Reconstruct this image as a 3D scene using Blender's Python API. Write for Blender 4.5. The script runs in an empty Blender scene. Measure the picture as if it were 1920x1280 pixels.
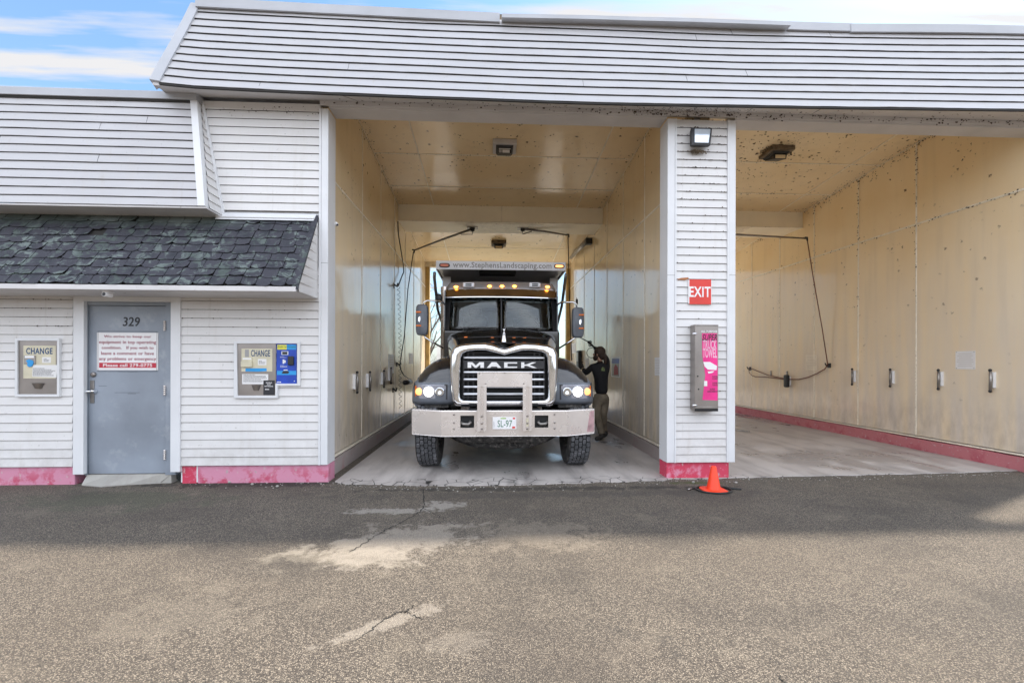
import bpy, bmesh, math, random
from mathutils import Vector, Matrix, noise
S = bpy.context.scene
C = S.collection
PI = math.pi
rnd = random.Random(7)
# ------------------------------------------------------------------ camera
F, YAW, ROLL, HY, CH, CD = 840.0, 0.047, 0.003, 680.0, 1.46, 5.6
CAM = Vector((0, -CD, CH))
fw = Vector((math.sin(YAW), math.cos(YAW), 0)); rt0 = Vector((math.cos(YAW), -math.sin(YAW), 0)); up0 = Vector((0, 0, 1))
rt = rt0*math.cos(ROLL) + up0*math.sin(ROLL); up = up0*math.cos(ROLL) - rt0*math.sin(ROLL)
cd = bpy.data.cameras.new('camera'); cam = bpy.data.objects.new('camera', cd); C.objects.link(cam)
m = Matrix.Identity(4)
for i in range(3):
    m[i][0] = rt[i]; m[i][1] = up[i]; m[i][2] = -fw[i]; m[i][3] = CAM[i]
cam.matrix_world = m
cd.sensor_width = 36; cd.lens = F/1920*36; cd.shift_y = (HY-640)/1920; cd.clip_start = 0.05; cd.clip_end = 2000
S.camera = cam
# ------------------------------------------------------------------ light
EXPO = 1.28; SKYO = 1.7
SUN = Vector((3.95, 2.0, 6.2)).normalized()
sel = math.asin(SUN.z); saz = math.atan2(SUN.x, SUN.y)
sd = bpy.data.lights.new('sun', 'SUN'); so = bpy.data.objects.new('sun', sd); C.objects.link(so)
sd.energy = 3.4; sd.angle = math.radians(2.2); sd.color = (1, .91, .79)
so.rotation_euler = (-SUN).to_track_quat('-Z', 'Y').to_euler()
W = bpy.data.worlds.new('World'); S.world = W; W.use_nodes = True
wn = W.node_tree; wn.nodes.clear(); wl = wn.links
def WN(t, **k):
    n = wn.nodes.new(t)
    for a, b in k.items(): setattr(n, a, b)
    return n
sky = WN('ShaderNodeTexSky', sky_type='NISHITA', sun_disc=False, sun_elevation=sel, sun_rotation=saz)
sky.air_density = 1.0; sky.dust_density = 1.2; sky.ozone_density = 1.3
tc = WN('ShaderNodeTexCoord'); sp0 = WN('ShaderNodeSeparateXYZ'); wl.new(tc.outputs['Generated'], sp0.inputs[0])
zc_ = WN('ShaderNodeMath', operation='MAXIMUM'); wl.new(sp0.outputs[2], zc_.inputs[0]); zc_.inputs[1].default_value = .04
dx_ = WN('ShaderNodeMath', operation='DIVIDE'); wl.new(sp0.outputs[0], dx_.inputs[0]); wl.new(zc_.outputs[0], dx_.inputs[1])
dy_ = WN('ShaderNodeMath', operation='DIVIDE'); wl.new(sp0.outputs[1], dy_.inputs[0]); wl.new(zc_.outputs[0], dy_.inputs[1])
cb_ = WN('ShaderNodeCombineXYZ'); wl.new(dx_.outputs[0], cb_.inputs[0]); wl.new(dy_.outputs[0], cb_.inputs[1])
mp = WN('ShaderNodeMapping'); mp.inputs['Scale'].default_value = (.55, 3.4, 1.0)
mp.inputs['Location'].default_value = (.3, SKYO, 0); wl.new(cb_.outputs[0], mp.inputs[0])
nz = WN('ShaderNodeTexNoise'); nz.inputs['Scale'].default_value = 1.9; nz.inputs['Detail'].default_value = 7; nz.inputs['Roughness'].default_value = .52
wl.new(mp.outputs[0], nz.inputs[0])
mr = WN('ShaderNodeMapRange'); mr.inputs[1].default_value = .45; mr.inputs[2].default_value = .62
wl.new(nz.outputs[0], mr.inputs[0])
sep = WN('ShaderNodeSeparateXYZ'); wl.new(tc.outputs['Generated'], sep.inputs[0])
hz = WN('ShaderNodeMapRange'); hz.inputs[1].default_value = .62; hz.inputs[2].default_value = .30; wl.new(sep.outputs[2], hz.inputs[0])
mx0 = WN('ShaderNodeMath', operation='MULTIPLY'); wl.new(mr.outputs[0], mx0.inputs[0]); mx0.inputs[1].default_value = .95
ad = WN('ShaderNodeMath', operation='MAXIMUM'); wl.new(mx0.outputs[0], ad.inputs[0])
h2 = WN('ShaderNodeMath', operation='MULTIPLY'); wl.new(hz.outputs[0], h2.inputs[0]); h2.inputs[1].default_value = .12; wl.new(h2.outputs[0], ad.inputs[1])
mix = WN('ShaderNodeMix', data_type='RGBA'); wl.new(ad.outputs[0], mix.inputs[0]); dk = WN('ShaderNodeMix', data_type='RGBA', blend_type='MULTIPLY'); dk.inputs[0].default_value = 1; wl.new(sky.outputs[0], dk.inputs[6]); dk.inputs[7].default_value = (.64, .80, .86, 1); wl.new(dk.outputs[2], mix.inputs[6]); mix.inputs[7].default_value = (2.5, 2.44, 2.42, 1)
# bright cloud added behind the camera to fill the shaded front and bays
fr = WN('ShaderNodeMapRange'); fr.interpolation_type = 'SMOOTHSTEP'; fr.inputs[1].default_value = .25; fr.inputs[2].default_value = -.45; wl.new(sep.outputs[1], fr.inputs[0])
cl = WN('ShaderNodeMapRange'); cl.inputs[1].default_value = .35; cl.inputs[2].default_value = .62; cl.inputs[3].default_value = .55; cl.inputs[4].default_value = 1; wl.new(nz.outputs[0], cl.inputs[0])
fm = WN('ShaderNodeMath', operation='MULTIPLY'); wl.new(fr.outputs[0], fm.inputs[0]); wl.new(cl.outputs[0], fm.inputs[1])
mixf = WN('ShaderNodeMix', data_type='RGBA'); wl.new(fm.outputs[0], mixf.inputs[0]); wl.new(mix.outputs[2], mixf.inputs[6]); mixf.inputs[7].default_value = (6.9, 7.25, 8.0, 1)
bg = WN('ShaderNodeBackground'); bg.inputs[1].default_value = .15; wl.new(mixf.outputs[2], bg.inputs[0])
wo = WN('ShaderNodeOutputWorld'); wl.new(bg.outputs[0], wo.inputs[0])
S.view_settings.view_transform = 'Standard'; S.view_settings.look = 'None'; S.view_settings.exposure = EXPO; S.view_settings.gamma = 1
S.render.engine = 'CYCLES'
try:
    S.cycles.max_bounces = 10; S.cycles.diffuse_bounces = 6; S.cycles.glossy_bounces = 5
except Exception: pass
# ------------------------------------------------------------------ pixel <-> world helpers (1920x1280 frame)
def ray(px, py): return fw + rt*((px-960)/F) - up*((py-HY)/F)
def wY(px, py, Y):
    d = ray(px, py); return CAM + d*((Y+CD)/d.y)
def wX(px, py, X):
    d = ray(px, py); return CAM + d*(X/d.x)
def wZ(px, py, Z=0):
    d = ray(px, py); return CAM + d*((Z-CH)/d.z)
# ------------------------------------------------------------------ materials
def new(name):
    M = bpy.data.materials.new(name); M.use_nodes = True; nt = M.node_tree; b = nt.nodes['Principled BSDF']
    return M, nt, b
class G:
    def __init__(s, nt): s.nt = nt
    def n(s, t, **k):
        n = s.nt.nodes.new(t)
        for a, b in k.items(): setattr(n, a, b)
        return n
    def l(s, a, b): s.nt.links.new(a, b)
    def pos(s): return s.n('ShaderNodeNewGeometry').outputs['Position']
    def mapping(s, v, scale=(1,1,1), loc=(0,0,0)):
        m = s.n('ShaderNodeMapping'); m.inputs['Scale'].default_value = scale; m.inputs['Location'].default_value = loc; s.l(v, m.inputs[0]); return m.outputs[0]
    def noise(s, v, sc, det=4, ro=.55, dist=0):
        n = s.n('ShaderNodeTexNoise'); n.inputs['Scale'].default_value = sc; n.inputs['Detail'].default_value = det; n.inputs['Roughness'].default_value = ro; n.inputs['Distortion'].default_value = dist
        s.l(v, n.inputs['Vector']); return n.outputs[0]
    def vor(s, v, sc, out='Distance', rand=1, feature='F1'):
        n = s.n('ShaderNodeTexVoronoi', feature=feature); n.inputs['Scale'].default_value = sc; n.inputs['Randomness'].default_value = rand; s.l(v, n.inputs['Vector']); return n.outputs[out]
    def rng(s, f, a, b, c=0, d=1, smooth=False):
        n = s.n('ShaderNodeMapRange')
        if smooth: n.interpolation_type = 'SMOOTHSTEP'
        for i, x in enumerate((a, b, c, d)): n.inputs[i+1].default_value = x
        s.l(f, n.inputs[0]); return n.outputs[0]
    def math(s, op, a, b=None, clamp=False):
        n = s.n('ShaderNodeMath', operation=op, use_clamp=clamp)
        for i, x in enumerate((a, b)):
            if x is None: continue
            if isinstance(x, (int, float)): n.inputs[i].default_value = x
            else: s.l(x, n.inputs[i])
        return n.outputs[0]
    def mix(s, f, a, b, mode='MIX'):
        n = s.n('ShaderNodeMix', data_type='RGBA', blend_type=mode)
        if isinstance(f, (int, float)): n.inputs[0].default_value = f
        else: s.l(f, n.inputs[0])
        for i, x in ((6, a), (7, b)):
            if isinstance(x, tuple): n.inputs[i].default_value = (*x, 1) if len(x) == 3 else x
            else: s.l(x, n.inputs[i])
        return n.outputs[2]
    def bump(s, h, st, dist=.01):
        n = s.n('ShaderNodeBump'); n.inputs['Strength'].default_value = st; n.inputs['Distance'].default_value = dist; s.l(h, n.inputs['Height']); return n.outputs[0]
def mat(name, col, rough=.5, metal=0, var=(3, .12), dirt=None, bump=None, coat=0, spec=None, rv=.0):
    """col modulated by two noises; dirt=(colour, scale, threshold, amount)"""
    M, nt, b = new(name); g = G(nt); p = g.pos()
    n1 = g.noise(p, var[0], 5)
    dk = tuple(max(0, c*(1-var[1]*1.6)) for c in col); lt = tuple(min(1, c*(1+var[1])) for c in col)
    c = g.mix(g.rng(n1, .3, .7), dk, lt)
    if dirt:
        dc, ds, th, amt = dirt
        k = g.rng(g.noise(p, ds, 8, .65), th, th+.14, 0, amt)
        c = g.mix(k, c, dc)
    g.l(c, b.inputs['Base Color'])
    b.inputs['Metallic'].default_value = metal
    if rv:
        g.l(g.rng(g.noise(p, var[0]*2.3, 5), .3, .7, max(0, rough-rv), rough+rv), b.inputs['Roughness'])
    else: b.inputs['Roughness'].default_value = rough
    if coat: b.inputs['Coat Weight'].default_value = coat; b.inputs['Coat Roughness'].default_value = .05
    if spec is not None: b.inputs['Specular IOR Level'].default_value = spec
    if bump: g.l(g.bump(g.noise(p, bump[0], 5), bump[1], .004), b.inputs['Normal'])
    return M
def emit(name, col, st, base=None):
    M, nt, b = new(name); b.inputs['Base Color'].default_value = (*(base or col), 1)
    b.inputs['Emission Color'].default_value = (*col, 1); b.inputs['Emission Strength'].default_value = st; b.inputs['Roughness'].default_value = .2
    return M
MT = {}
def siding_mat(name, col, amt=.35):
    M, nt, b = new(name); g = G(nt); p = g.pos()
    n1 = g.noise(g.mapping(p, (.7, .7, 3)), 2.2, 6, .6)
    c = g.mix(g.rng(n1, .35, .68), tuple(x*.93 for x in col), col)
    st = g.noise(g.mapping(p, (9, 9, .9)), 1.0, 5, .6)
    c = g.mix(g.rng(st, .55, .8, 0, .28*amt), c, (.42, .36, .27))
    zz = g.n('ShaderNodeSeparateXYZ'); g.l(p, zz.inputs[0]); spl = g.math('MULTIPLY', g.rng(zz.outputs[2], .75, .22, 0, 1, True), g.rng(g.noise(p, 5, 7, .7), .35, .7)); c = g.mix(g.math('MULTIPLY', spl, .38), c, (.33, .30, .26))
    run = g.rng(g.noise(g.mapping(p, (22, 22, .7)), 1.0, 3, .5), .66, .78, 0, .22); c = g.mix(run, c, (.36, .31, .24))
    sp = g.noise(p, 34, 3, .5)
    c = g.mix(g.rng(sp, .70, .75, 0, .5*amt), c, (.10, .085, .06))
    g.l(c, b.inputs['Base Color']); b.inputs['Roughness'].default_value = .42
    g.l(g.bump(g.noise(g.mapping(p, (3, 3, 60)), 3, 3), .12, .002), b.inputs['Normal'])
    return M
MT['siding'] = siding_mat('white_vinyl_siding', (.70, .685, .672), .8)
MT['siding_roof'] = siding_mat('grey_white_vinyl_siding', (.485, .475, .48), .6)
MT['siding_dirty'] = siding_mat('weathered_vinyl', (.72, .69, .64), 1.2)
MT['trim'] = mat('white_aluminium_trim', (.70, .705, .715), .4, var=(2, .04), dirt=((.3, .24, .16), 9, .66, .4))
MT['soffit'] = mat('soffit_paint', (.60, .58, .575), .5, var=(1.5, .07), dirt=((.14, .10, .06), 26, .64, .7))
MT['fascia'] = mat('grey_fascia_metal', (.43, .44, .465), .38, var=(1.4, .08), dirt=((.3, .25, .2), 15, .7, .3))
MT['gap_and_shade'] = mat('dark_gap_and_lip_shade', (.03, .028, .025), .9)  # dark joints and cracks, plus shadow lines painted under siding lips
def cream():
    M, nt, b = new('cream_wall_panel'); g = G(nt); p = g.pos()
    n1 = g.noise(p, .8, 4)
    c = g.mix(g.rng(n1, .3, .7), (.85, .67, .41), (.90, .75, .51))
    sz = g.n('ShaderNodeSeparateXYZ'); g.l(p, sz.inputs[0])
    # water streaks and grey scum on the lower half
    st = g.noise(g.mapping(p, (4, 4, .35)), 1.3, 4, .5)
    low = g.rng(sz.outputs[2], 4.2, .8, .0, .95)
    c = g.mix(g.math('MULTIPLY', low, g.rng(st, .15, .6)), c, (.70, .63, .55))
    c = g.mix(g.rng(st, .55, .8, 0, .18), c, (.40, .32, .22))
    spl = g.math('MULTIPLY', g.rng(sz.outputs[2], 1.3, .25, 0, 1, True), g.rng(g.noise(g.mapping(p, (3, 3, 1.2)), 2.2, 7, .68), .38, .68)); c = g.mix(g.math('MULTIPLY', spl, .5), c, (.34, .28, .22))
    # insect and mould specks, dense near the ceiling
    pw = g.n('ShaderNodeTexNoise'); pw.inputs['Scale'].default_value = 28; g.l(p, pw.inputs['Vector']); pv = g.n('ShaderNodeVectorMath', operation='SCALE'); g.l(pw.outputs['Color'], pv.inputs[0]); pv.inputs['Scale'].default_value = .07
    pa = g.n('ShaderNodeVectorMath', operation='ADD'); g.l(p, pa.inputs[0]); g.l(pv.outputs[0], pa.inputs[1]); p0, p = p, pa.outputs[0]
    d1 = g.vor(p, 5.5); s1 = g.rng(d1, .15, .07); hi = g.rng(sz.outputs[2], 1.2, 4.8, .25, 1)
    k = g.math('MULTIPLY', s1, g.rng(g.noise(p, 1.7, 3), .46, .56)); k = g.math('MULTIPLY', k, hi)
    c = g.mix(k, c, (.07, .045, .03))
    d2 = g.vor(g.mapping(p, (1, 1, 1), (3, 7, 1)), 13); s2 = g.rng(d2, .19, .10)
    k2 = g.math('MULTIPLY', s2, g.rng(g.noise(g.mapping(p, (1, 1, 1), (9, 1, 2)), 1.1, 3), .56, .68))
    k2 = g.math('MULTIPLY', k2, hi)
    c = g.mix(k2, c, (.10, .07, .045))
    p = p0
    g.l(c, b.inputs['Base Color'])
    g.l(g.rng(g.noise(p, 2.1, 4), .3, .7, .09, .22), b.inputs['Roughness'])
    g.l(g.bump(g.noise(p, 1.4, 2), .25, .03), b.inputs['Normal'])
    return M
MT['cream'] = cream()
MT['beam_paint'] = mat('pale_cream_beam_paint', (.93, .86, .70), .4, var=(1.5, .04), dirt=((.3, .2, .12), 22, .68, .6))
MT['batten'] = mat('cream_seam_strip', (.86, .79, .65), .35, var=(6, .1), dirt=((.08, .05, .03), 30, .58, .8))
def pink(name, a, bcol, th=.5):
    M, nt, b = new(name); g = G(nt); p = g.pos()
    k = g.rng(g.noise(p, 5, 8, .65, .15), th, th+.09)
    sz_ = g.n('ShaderNodeSeparateXYZ'); g.l(p, sz_.inputs[0]); k = g.math('MULTIPLY', k, g.rng(sz_.outputs[2], .17, .02, .35, 1))
    c = g.mix(k, a, bcol)
    chip = g.rng(g.noise(p, 11, 8, .7), .64, .66, 0, .85); c = g.mix(chip, c, (.40, .36, .34))
    c = g.mix(g.rng(g.noise(p, 19, 6), .62, .7, 0, .7), c, (.55, .42, .42))
    c = g.mix(g.rng(g.noise(p, 2.3, 5), .66, .72, 0, .8), c, (.12, .07, .06))
    g.l(c, b.inputs['Base Color']); b.inputs['Roughness'].default_value = .7
    g.l(g.bump(g.noise(p, 22, 6), .5, .01), b.inputs['Normal'])
    return M
MT['pink'] = pink('pink_painted_concrete', (.60, .25, .35), (.50, .07, .13), .50)
MT['red'] = pink('red_painted_concrete', (.58, .05, .10), (.66, .30, .40), .54)
MT['curb'] = pink('faded_red_curb', (.50, .17, .19), (.42, .09, .12), .5)
MT['curb_dark'] = pink('grimy_dark_curb', (.37, .315, .295), (.38, .23, .23), .55)
def asphalt():
    M, nt, b = new('asphalt'); g = G(nt); p = g.pos()
    v = g.vor(p, 148, 'Color'); vs = g.n('ShaderNodeSeparateColor'); g.l(v, vs.inputs[0])
    grain = g.rng(vs.outputs[0], 0, 1, 0, 1); gr2 = g.math('POWER', grain, 1.7)
    big = g.noise(p, .55, 6, .6)
    c = g.mix(gr2, (.092, .076, .061), (.475, .40, .31))
    c = g.mix(g.rng(big, .38, .66, 0, .5), c, (.20, .162, .122)); c = g.mix(g.rng(g.noise(g.mapping(p, (.8, 1, 1), (4, 4, 0)), .8, 6, .6), .5, .68, 0, .5), c, (.05, .045, .042))
    c = g.mix(g.rng(g.vor(p, 148), .30, .62, 0, .75), c, (.045, .040, .036))
    oil = g.rng(g.noise(g.mapping(p, (1, 1, 1), (5, 2, 0)), 1.9, 5, .6), .63, .72, 0, .45); c = g.mix(oil, c, (.06, .055, .05))
    c = g.mix(g.rng(g.vor(g.mapping(p, (1, 1, 1), (2, 8, 0)), 9), .06, .03, 0, .5), c, (.05, .045, .04))
    fine = g.noise(p, 330, 2)
    c = g.mix(g.rng(fine, .30, .72, .22, 0), c, (.02, .02, .02))
    c = g.mix(g.rng(g.noise(p, 2.6, 7, .65), .56, .75, 0, .4), c, (.26, .22, .17))
    def blob(px, py, rx, ry, col, amt, ns=4, ang=0):
        nonlocal c
        q = wZ(px, py)
        mpn = g.n('ShaderNodeMapping', vector_type='TEXTURE'); mpn.inputs['Location'].default_value = (q.x, q.y, 0); mpn.inputs['Rotation'].default_value = (0, 0, ang); mpn.inputs['Scale'].default_value = (rx, ry, 1)
        g.l(p, mpn.inputs[0]); ln = g.n('ShaderNodeVectorMath', operation='LENGTH'); g.l(mpn.outputs[0], ln.inputs[0])
        d = g.math('ADD', ln.outputs['Value'], g.rng(g.noise(p, ns, 9, .72), .25, .75, -1.15, 1.15))
        c = g.mix(g.math('MULTIPLY', g.rng(d, 1.1, .55, 0, amt, True), g.rng(vs.outputs[1], 0, 1, .65, 1)), c, col)
    sand = (.36, .315, .26)
    blob(750, 1010, .68, .34, sand, .68, 5, .25); blob(640, 1040, .6, .22, (.31, .27, .21), .4, 5); blob(730, 955, .5, .09, (.36, .33, .29), .8, 9); blob(828, 945, .22, .13, (.36, .33, .29), .8, 9)
    blob(700, 1040, .35, .2, sand, .6, 9); blob(1010, 1000, .6, .34, (.32, .27, .21), .35, 6)
    blob(735, 1160, .35, .06, sand, .6, 10, .55); blob(330, 1150, .45, .25, (.25, .215, .17), .25, 6); blob(860, 1200, .2, .1, sand, .2, 12)
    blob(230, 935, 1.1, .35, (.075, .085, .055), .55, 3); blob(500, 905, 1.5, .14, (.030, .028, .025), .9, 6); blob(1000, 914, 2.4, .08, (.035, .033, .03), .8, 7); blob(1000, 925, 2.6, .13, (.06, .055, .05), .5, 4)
    blob(1310, 903, .42, .06, (.06, .085, .02), .8, 9)
    # hairline cracks around the crumbling patch
    g.l(c, b.inputs['Base Color']); b.inputs['Roughness'].default_value = .85; b.inputs['Specular IOR Level'].default_value = .3
    hgt = g.math('ADD', g.math('MULTIPLY', g.vor(p, 148), -1.2), g.math('MULTIPLY', big, .6))
    g.l(g.bump(hgt, .9, .006), b.inputs['Normal'])
    return M
MT['asphalt'] = asphalt()
def concrete(name, a, bb, cracks=0):
    M, nt, b = new(name); g = G(nt); p = g.pos()
    n = g.noise(p, .9, 8, .62); c = g.mix(g.rng(n, .32, .66), a, bb)
    n2 = g.noise(g.mapping(p, (2.5, .5, 1)), 1.3, 7, .6)
    c = g.mix(g.rng(n2, .48, .70, 0, .6), c, (.19, .165, .155))
    c = g.mix(g.rng(g.noise(p, 40, 4), .6, .75, 0, .3), c, (.42, .39, .36))
    if cracks:
        sj = g.n('ShaderNodeSeparateXYZ'); g.l(p, sj.inputs[0])
        trk = g.math('ABSOLUTE', g.math('SUBTRACT', g.math('ABSOLUTE', g.math('SUBTRACT', sj.outputs[0], .175)), 1.0))
        tk = g.math('MULTIPLY', g.rng(trk, .28, .1), g.rng(g.noise(g.mapping(p, (4, .6, 1)), 2, 6, .6), .4, .65))
        c = g.mix(g.math('MULTIPLY', tk, .45), c, (.16, .145, .14))
        ctr = g.math('MULTIPLY', g.rng(g.math('ABSOLUTE', g.math('SUBTRACT', sj.outputs[0], .175)), .95, .25, 0, 1, True), g.rng(sj.outputs[1], .1, 1.0)); c = g.mix(g.math('MULTIPLY', ctr, g.rng(g.noise(p, 2.2, 6, .6), .3, .6, .35, .75)), c, (.085, .078, .075))  # centre streak: grease stain, and painted shade under the truck
        wt = g.rng(g.noise(g.mapping(p, (1.2, .5, 1), (3, 1, 0)), 1.0, 6, .55), .53, .60)
        c = g.mix(g.math('MULTIPLY', wt, .5), c, (.15, .135, .13))
        sc = g.rng(g.noise(g.mapping(p, (30, 1.6, 1)), 1.0, 4, .6), .68, .74); c = g.mix(g.math('MULTIPLY', sc, .5), c, (.62, .6, .57))
        d = g.vor(g.mapping(p, (1, 1, 1)), 5.5, 'Distance', feature='DISTANCE_TO_EDGE')
        sy = g.n('ShaderNodeSeparateXYZ'); g.l(p, sy.inputs[0])
        near = g.rng(g.math('ADD', sy.outputs[1], g.rng(g.noise(p, 2, 4), .3, .7, -.2, .2)), .12, -.02)
        c = g.mix(g.math('MULTIPLY', g.rng(d, .035, .015), near), c, (.03, .028, .025))
    rr0 = g.rng(n, .3, .7, .42, .7)
    if cracks: rr0 = g.math('SUBTRACT', rr0, g.math('MULTIPLY', wt, .28))
    g.l(c, b.inputs['Base Color']); g.l(rr0, b.inputs['Roughness'])
    g.l(g.bump(g.noise(p, 60, 5), .3, .004), b.inputs['Normal'])
    return M
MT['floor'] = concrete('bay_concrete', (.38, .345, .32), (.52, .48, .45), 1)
MT['step'] = concrete('step_concrete', (.30, .29, .26), (.42, .40, .36))
MT['door'] = mat('blue_grey_door_paint', (.275, .31, .36), .40, var=(1.1, .16), dirt=((.44, .46, .49), 3.2, .56, .45), rv=.08)
MT['steel'] = mat('stainless_steel', (.33, .30, .28), .38, .9, var=(3, .10), rv=.05)
MT['steel_dull'] = mat('dull_galvanised_steel', (.33, .31, .29), .45, .9, var=(8, .2))
MT['alu'] = mat('brushed_aluminium', (.80, .74, .70), .27, .62, var=(1.5, .07), dirt=((.45, .41, .38), 5, .62, .5), rv=.05)
MT['letter'] = mat('bright_silver_letter', (.80, .79, .78), .3, .25, var=(8, .06))
MT['chrome'] = mat('chrome', (.82, .83, .85), .12, 1, var=(2, .02))
MT['black_paint'] = mat('gloss_black_paint', (.012, .012, .014), .16, 0, var=(2, .2), coat=1, dirt=((.10, .085, .07), 6, .60, .25))
MT['grey_plastic'] = mat('grey_fender_plastic', (.135, .15, .175), .42, 0, var=(6, .15), dirt=((.3, .28, .25), 7, .6, .3))
MT['black_plastic'] = mat('black_plastic', (.022, .022, .024), .45, var=(9, .3))
MT['dark'] = mat('sooty_black', (.012, .012, .012), .8)
MT['rubber'] = mat('dusty_tyre_rubber', (.085, .088, .095), .75, var=(10, .3), dirt=((.24, .24, .26), 7, .5, .7), bump=(60, .3))
MT['groove'] = mat('tyre_groove', (.008, .008, .008), .9)
MT['rubber_side'] = mat('tyre_sidewall_rubber', (.045, .044, .044), .7, var=(10, .4), dirt=((.15, .14, .13), 9, .5, .6))
MT['mud'] = mat('muddy_steel', (.05, .047, .045), .85, var=(14, .5), dirt=((.24, .22, .20), 18, .52, .7), bump=(30, .8))
MT['body_grey'] = mat('grey_dump_body_paint', (.22, .22, .235), .35, .3, var=(2, .12))
MT['silver'] = mat('silver_grey_paint', (.84, .86, .91), .35, .0, var=(2, .06))
MT['cabgrey'] = mat('bronze_grey_roof_paint', (.30, .28, .27), .3, .3, var=(2, .1))
MT['seat'] = mat('dark_seat_cloth', (.05, .05, .055), .9)
MT['white'] = mat('white_sign_paint', (.80, .79, .79), .4, var=(4, .03))
MT['paper'] = mat('paper', (.76, .75, .74), .6, var=(4, .03))
MT['cream_label'] = mat('yellowed_label', (.62, .57, .42), .45, var=(6, .08), dirt=((.2, .15, .08), 12, .66, .5))
MT['faint'] = mat('faded_print', (.50, .45, .39), .6)
MT['notice'] = mat('sun_bleached_notice', (.76, .68, .55), .5, var=(6, .05))
MT['crimson'] = mat('crimson_print', (.50, .025, .05), .5, var=(4, .05))
MT['maroon'] = mat('maroon_lettering', (.27, .015, .045), .5, var=(4, .05))
MT['signred'] = mat('red_sign_face', (.68, .045, .03), .4, var=(5, .06))
MT['navy'] = mat('navy_lettering', (.025, .07, .16), .5, var=(4, .05))
MT['ink'] = mat('black_ink', (.02, .02, .025), .5)
MT['greyink'] = mat('grey_lettering', (.34, .33, .33), .5, var=(4, .05))
MT['blue'] = mat('royal_blue_panel', (.012, .06, .42), .35, var=(3, .2))
MT['ltblue'] = mat('bright_blue_tape', (.02, .30, .68), .45, var=(5, .08))
MT['teal'] = mat('green_to_yellow_print', (.35, .55, .10), .45, var=(8, .25))
MT['yellow'] = mat('yellow_print', (.70, .66, .08), .45)
MT['green'] = mat('green_lettering', (.02, .16, .08), .5)
MT['magenta'] = mat('magenta_label', (.78, .03, .24), .4, var=(6, .1), dirt=((.6, .35, .45), 14, .62, .4))
MT['ltpink'] = mat('pale_pink_lettering', (.75, .45, .56), .4)
MT['orange'] = mat('orange_cone_plastic', (.95, .055, .012), .42, var=(5, .06))
MT['hose'] = mat('black_hose_rubber', (.018, .018, .018), .5, var=(9, .3))
MT['redhose'] = mat('brown_pressure_hose', (.16, .055, .035), .55, var=(6, .2))
MT['wood'] = mat('weathered_wood', (.17, .13, .085), .8, var=(9, .3))
MT['jamb'] = mat('sun_tinted_jamb_wood', (.52, .36, .14), .6, var=(5, .15), dirt=((.1, .07, .04), 10, .62, .6))  # golden sunlight on the rear jambs put into the base colour
MT['lens'] = mat('floodlight_glass', (.62, .68, .74), .12, .5, var=(6, .1))
MT['amber'] = mat('amber_lens', (.85, .20, .03), .25, var=(9, .15))
MT['amber_on'] = emit('lit_amber_lamp', (1, .33, .04), 6, (.9, .3, .05))
MT['amber_dim'] = emit('glowing_turn_lamp', (1, .38, .12), .9, (.8, .3, .1))
MT['beam'] = emit('lit_headlamp', (1, 1, .93), 3)
MT['refl'] = mat('headlamp_reflector', (.75, .78, .82), .12, 1, var=(40, .2))
MT['skin'] = mat('skin', (.45, .26, .18), .55)
MT['hair'] = mat('brown_hair', (.045, .025, .015), .7, var=(40, .4))
MT['shirt'] = mat('black_sweatshirt', (.012, .012, .014), .9)
MT['khaki'] = mat('khaki_cloth', (.20, .165, .12), .85, var=(9, .2), bump=(14, .6))
MT['boot'] = mat('dark_boot', (.035, .030, .026), .7)
MT['bark'] = mat('grey_bark', (.16, .13, .11), .9, var=(9, .3))
MT['grass'] = mat('dry_grass_earth', (.12, .11, .05), .95, var=(2, .4))
MT['woods'] = mat('bare_woodland', (.10, .085, .06), .95, var=(.4, .4))
MT['gravelw'] = mat('rear_yard_concrete', (.50, .46, .40), .8, var=(2, .12))
def glassm():
    M, nt, b = new('windscreen_glass'); b.inputs['Base Color'].default_value = (.75, .86, .86, 1); b.inputs['Roughness'].default_value = .01
    b.inputs['Transmission Weight'].default_value = 1; b.inputs['IOR'].default_value = 1.55
    return M
MT['glass'] = glassm()
MT['mirror_glass'] = mat('mirror_glass', (.8, .8, .8), .02, 1, var=(1, .0))
def shingle():
    M, nt, b = new('asphalt_shingle'); g = G(nt); p = g.pos()
    k = g.rng(g.noise(g.mapping(p, (1, 1, 1.3)), 7.5, 8, .7, .8), .52, .58)
    sz = g.n('ShaderNodeSeparateXYZ'); g.l(p, sz.inputs[0])
    dk = g.mix(g.rng(g.vor(p, 7), .1, .6), (.018, .021, .030), (.038, .037, .050))
    gr = g.mix(g.rng(g.noise(p, 3, 4), .4, .6), (.06, .08, .072), (.15, .18, .17))
    upz = g.rng(sz.outputs[2], 3.05, 3.13); lx = g.rng(sz.outputs[0], -2.9, -3.3)
    k = g.math('MAXIMUM', k, g.math('MULTIPLY', upz, lx))
    c = g.mix(k, dk, gr)
    c = g.mix(g.rng(g.noise(p, 160, 2), .45, .7, 0, .35), c, (.10, .11, .11))
    g.l(c, b.inputs['Base Color']); b.inputs['Roughness'].default_value = .85
    g.l(g.bump(g.noise(p, 120, 3), .5, .003), b.inputs['Normal'])
    return M
MT['shingle'] = shingle()
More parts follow.
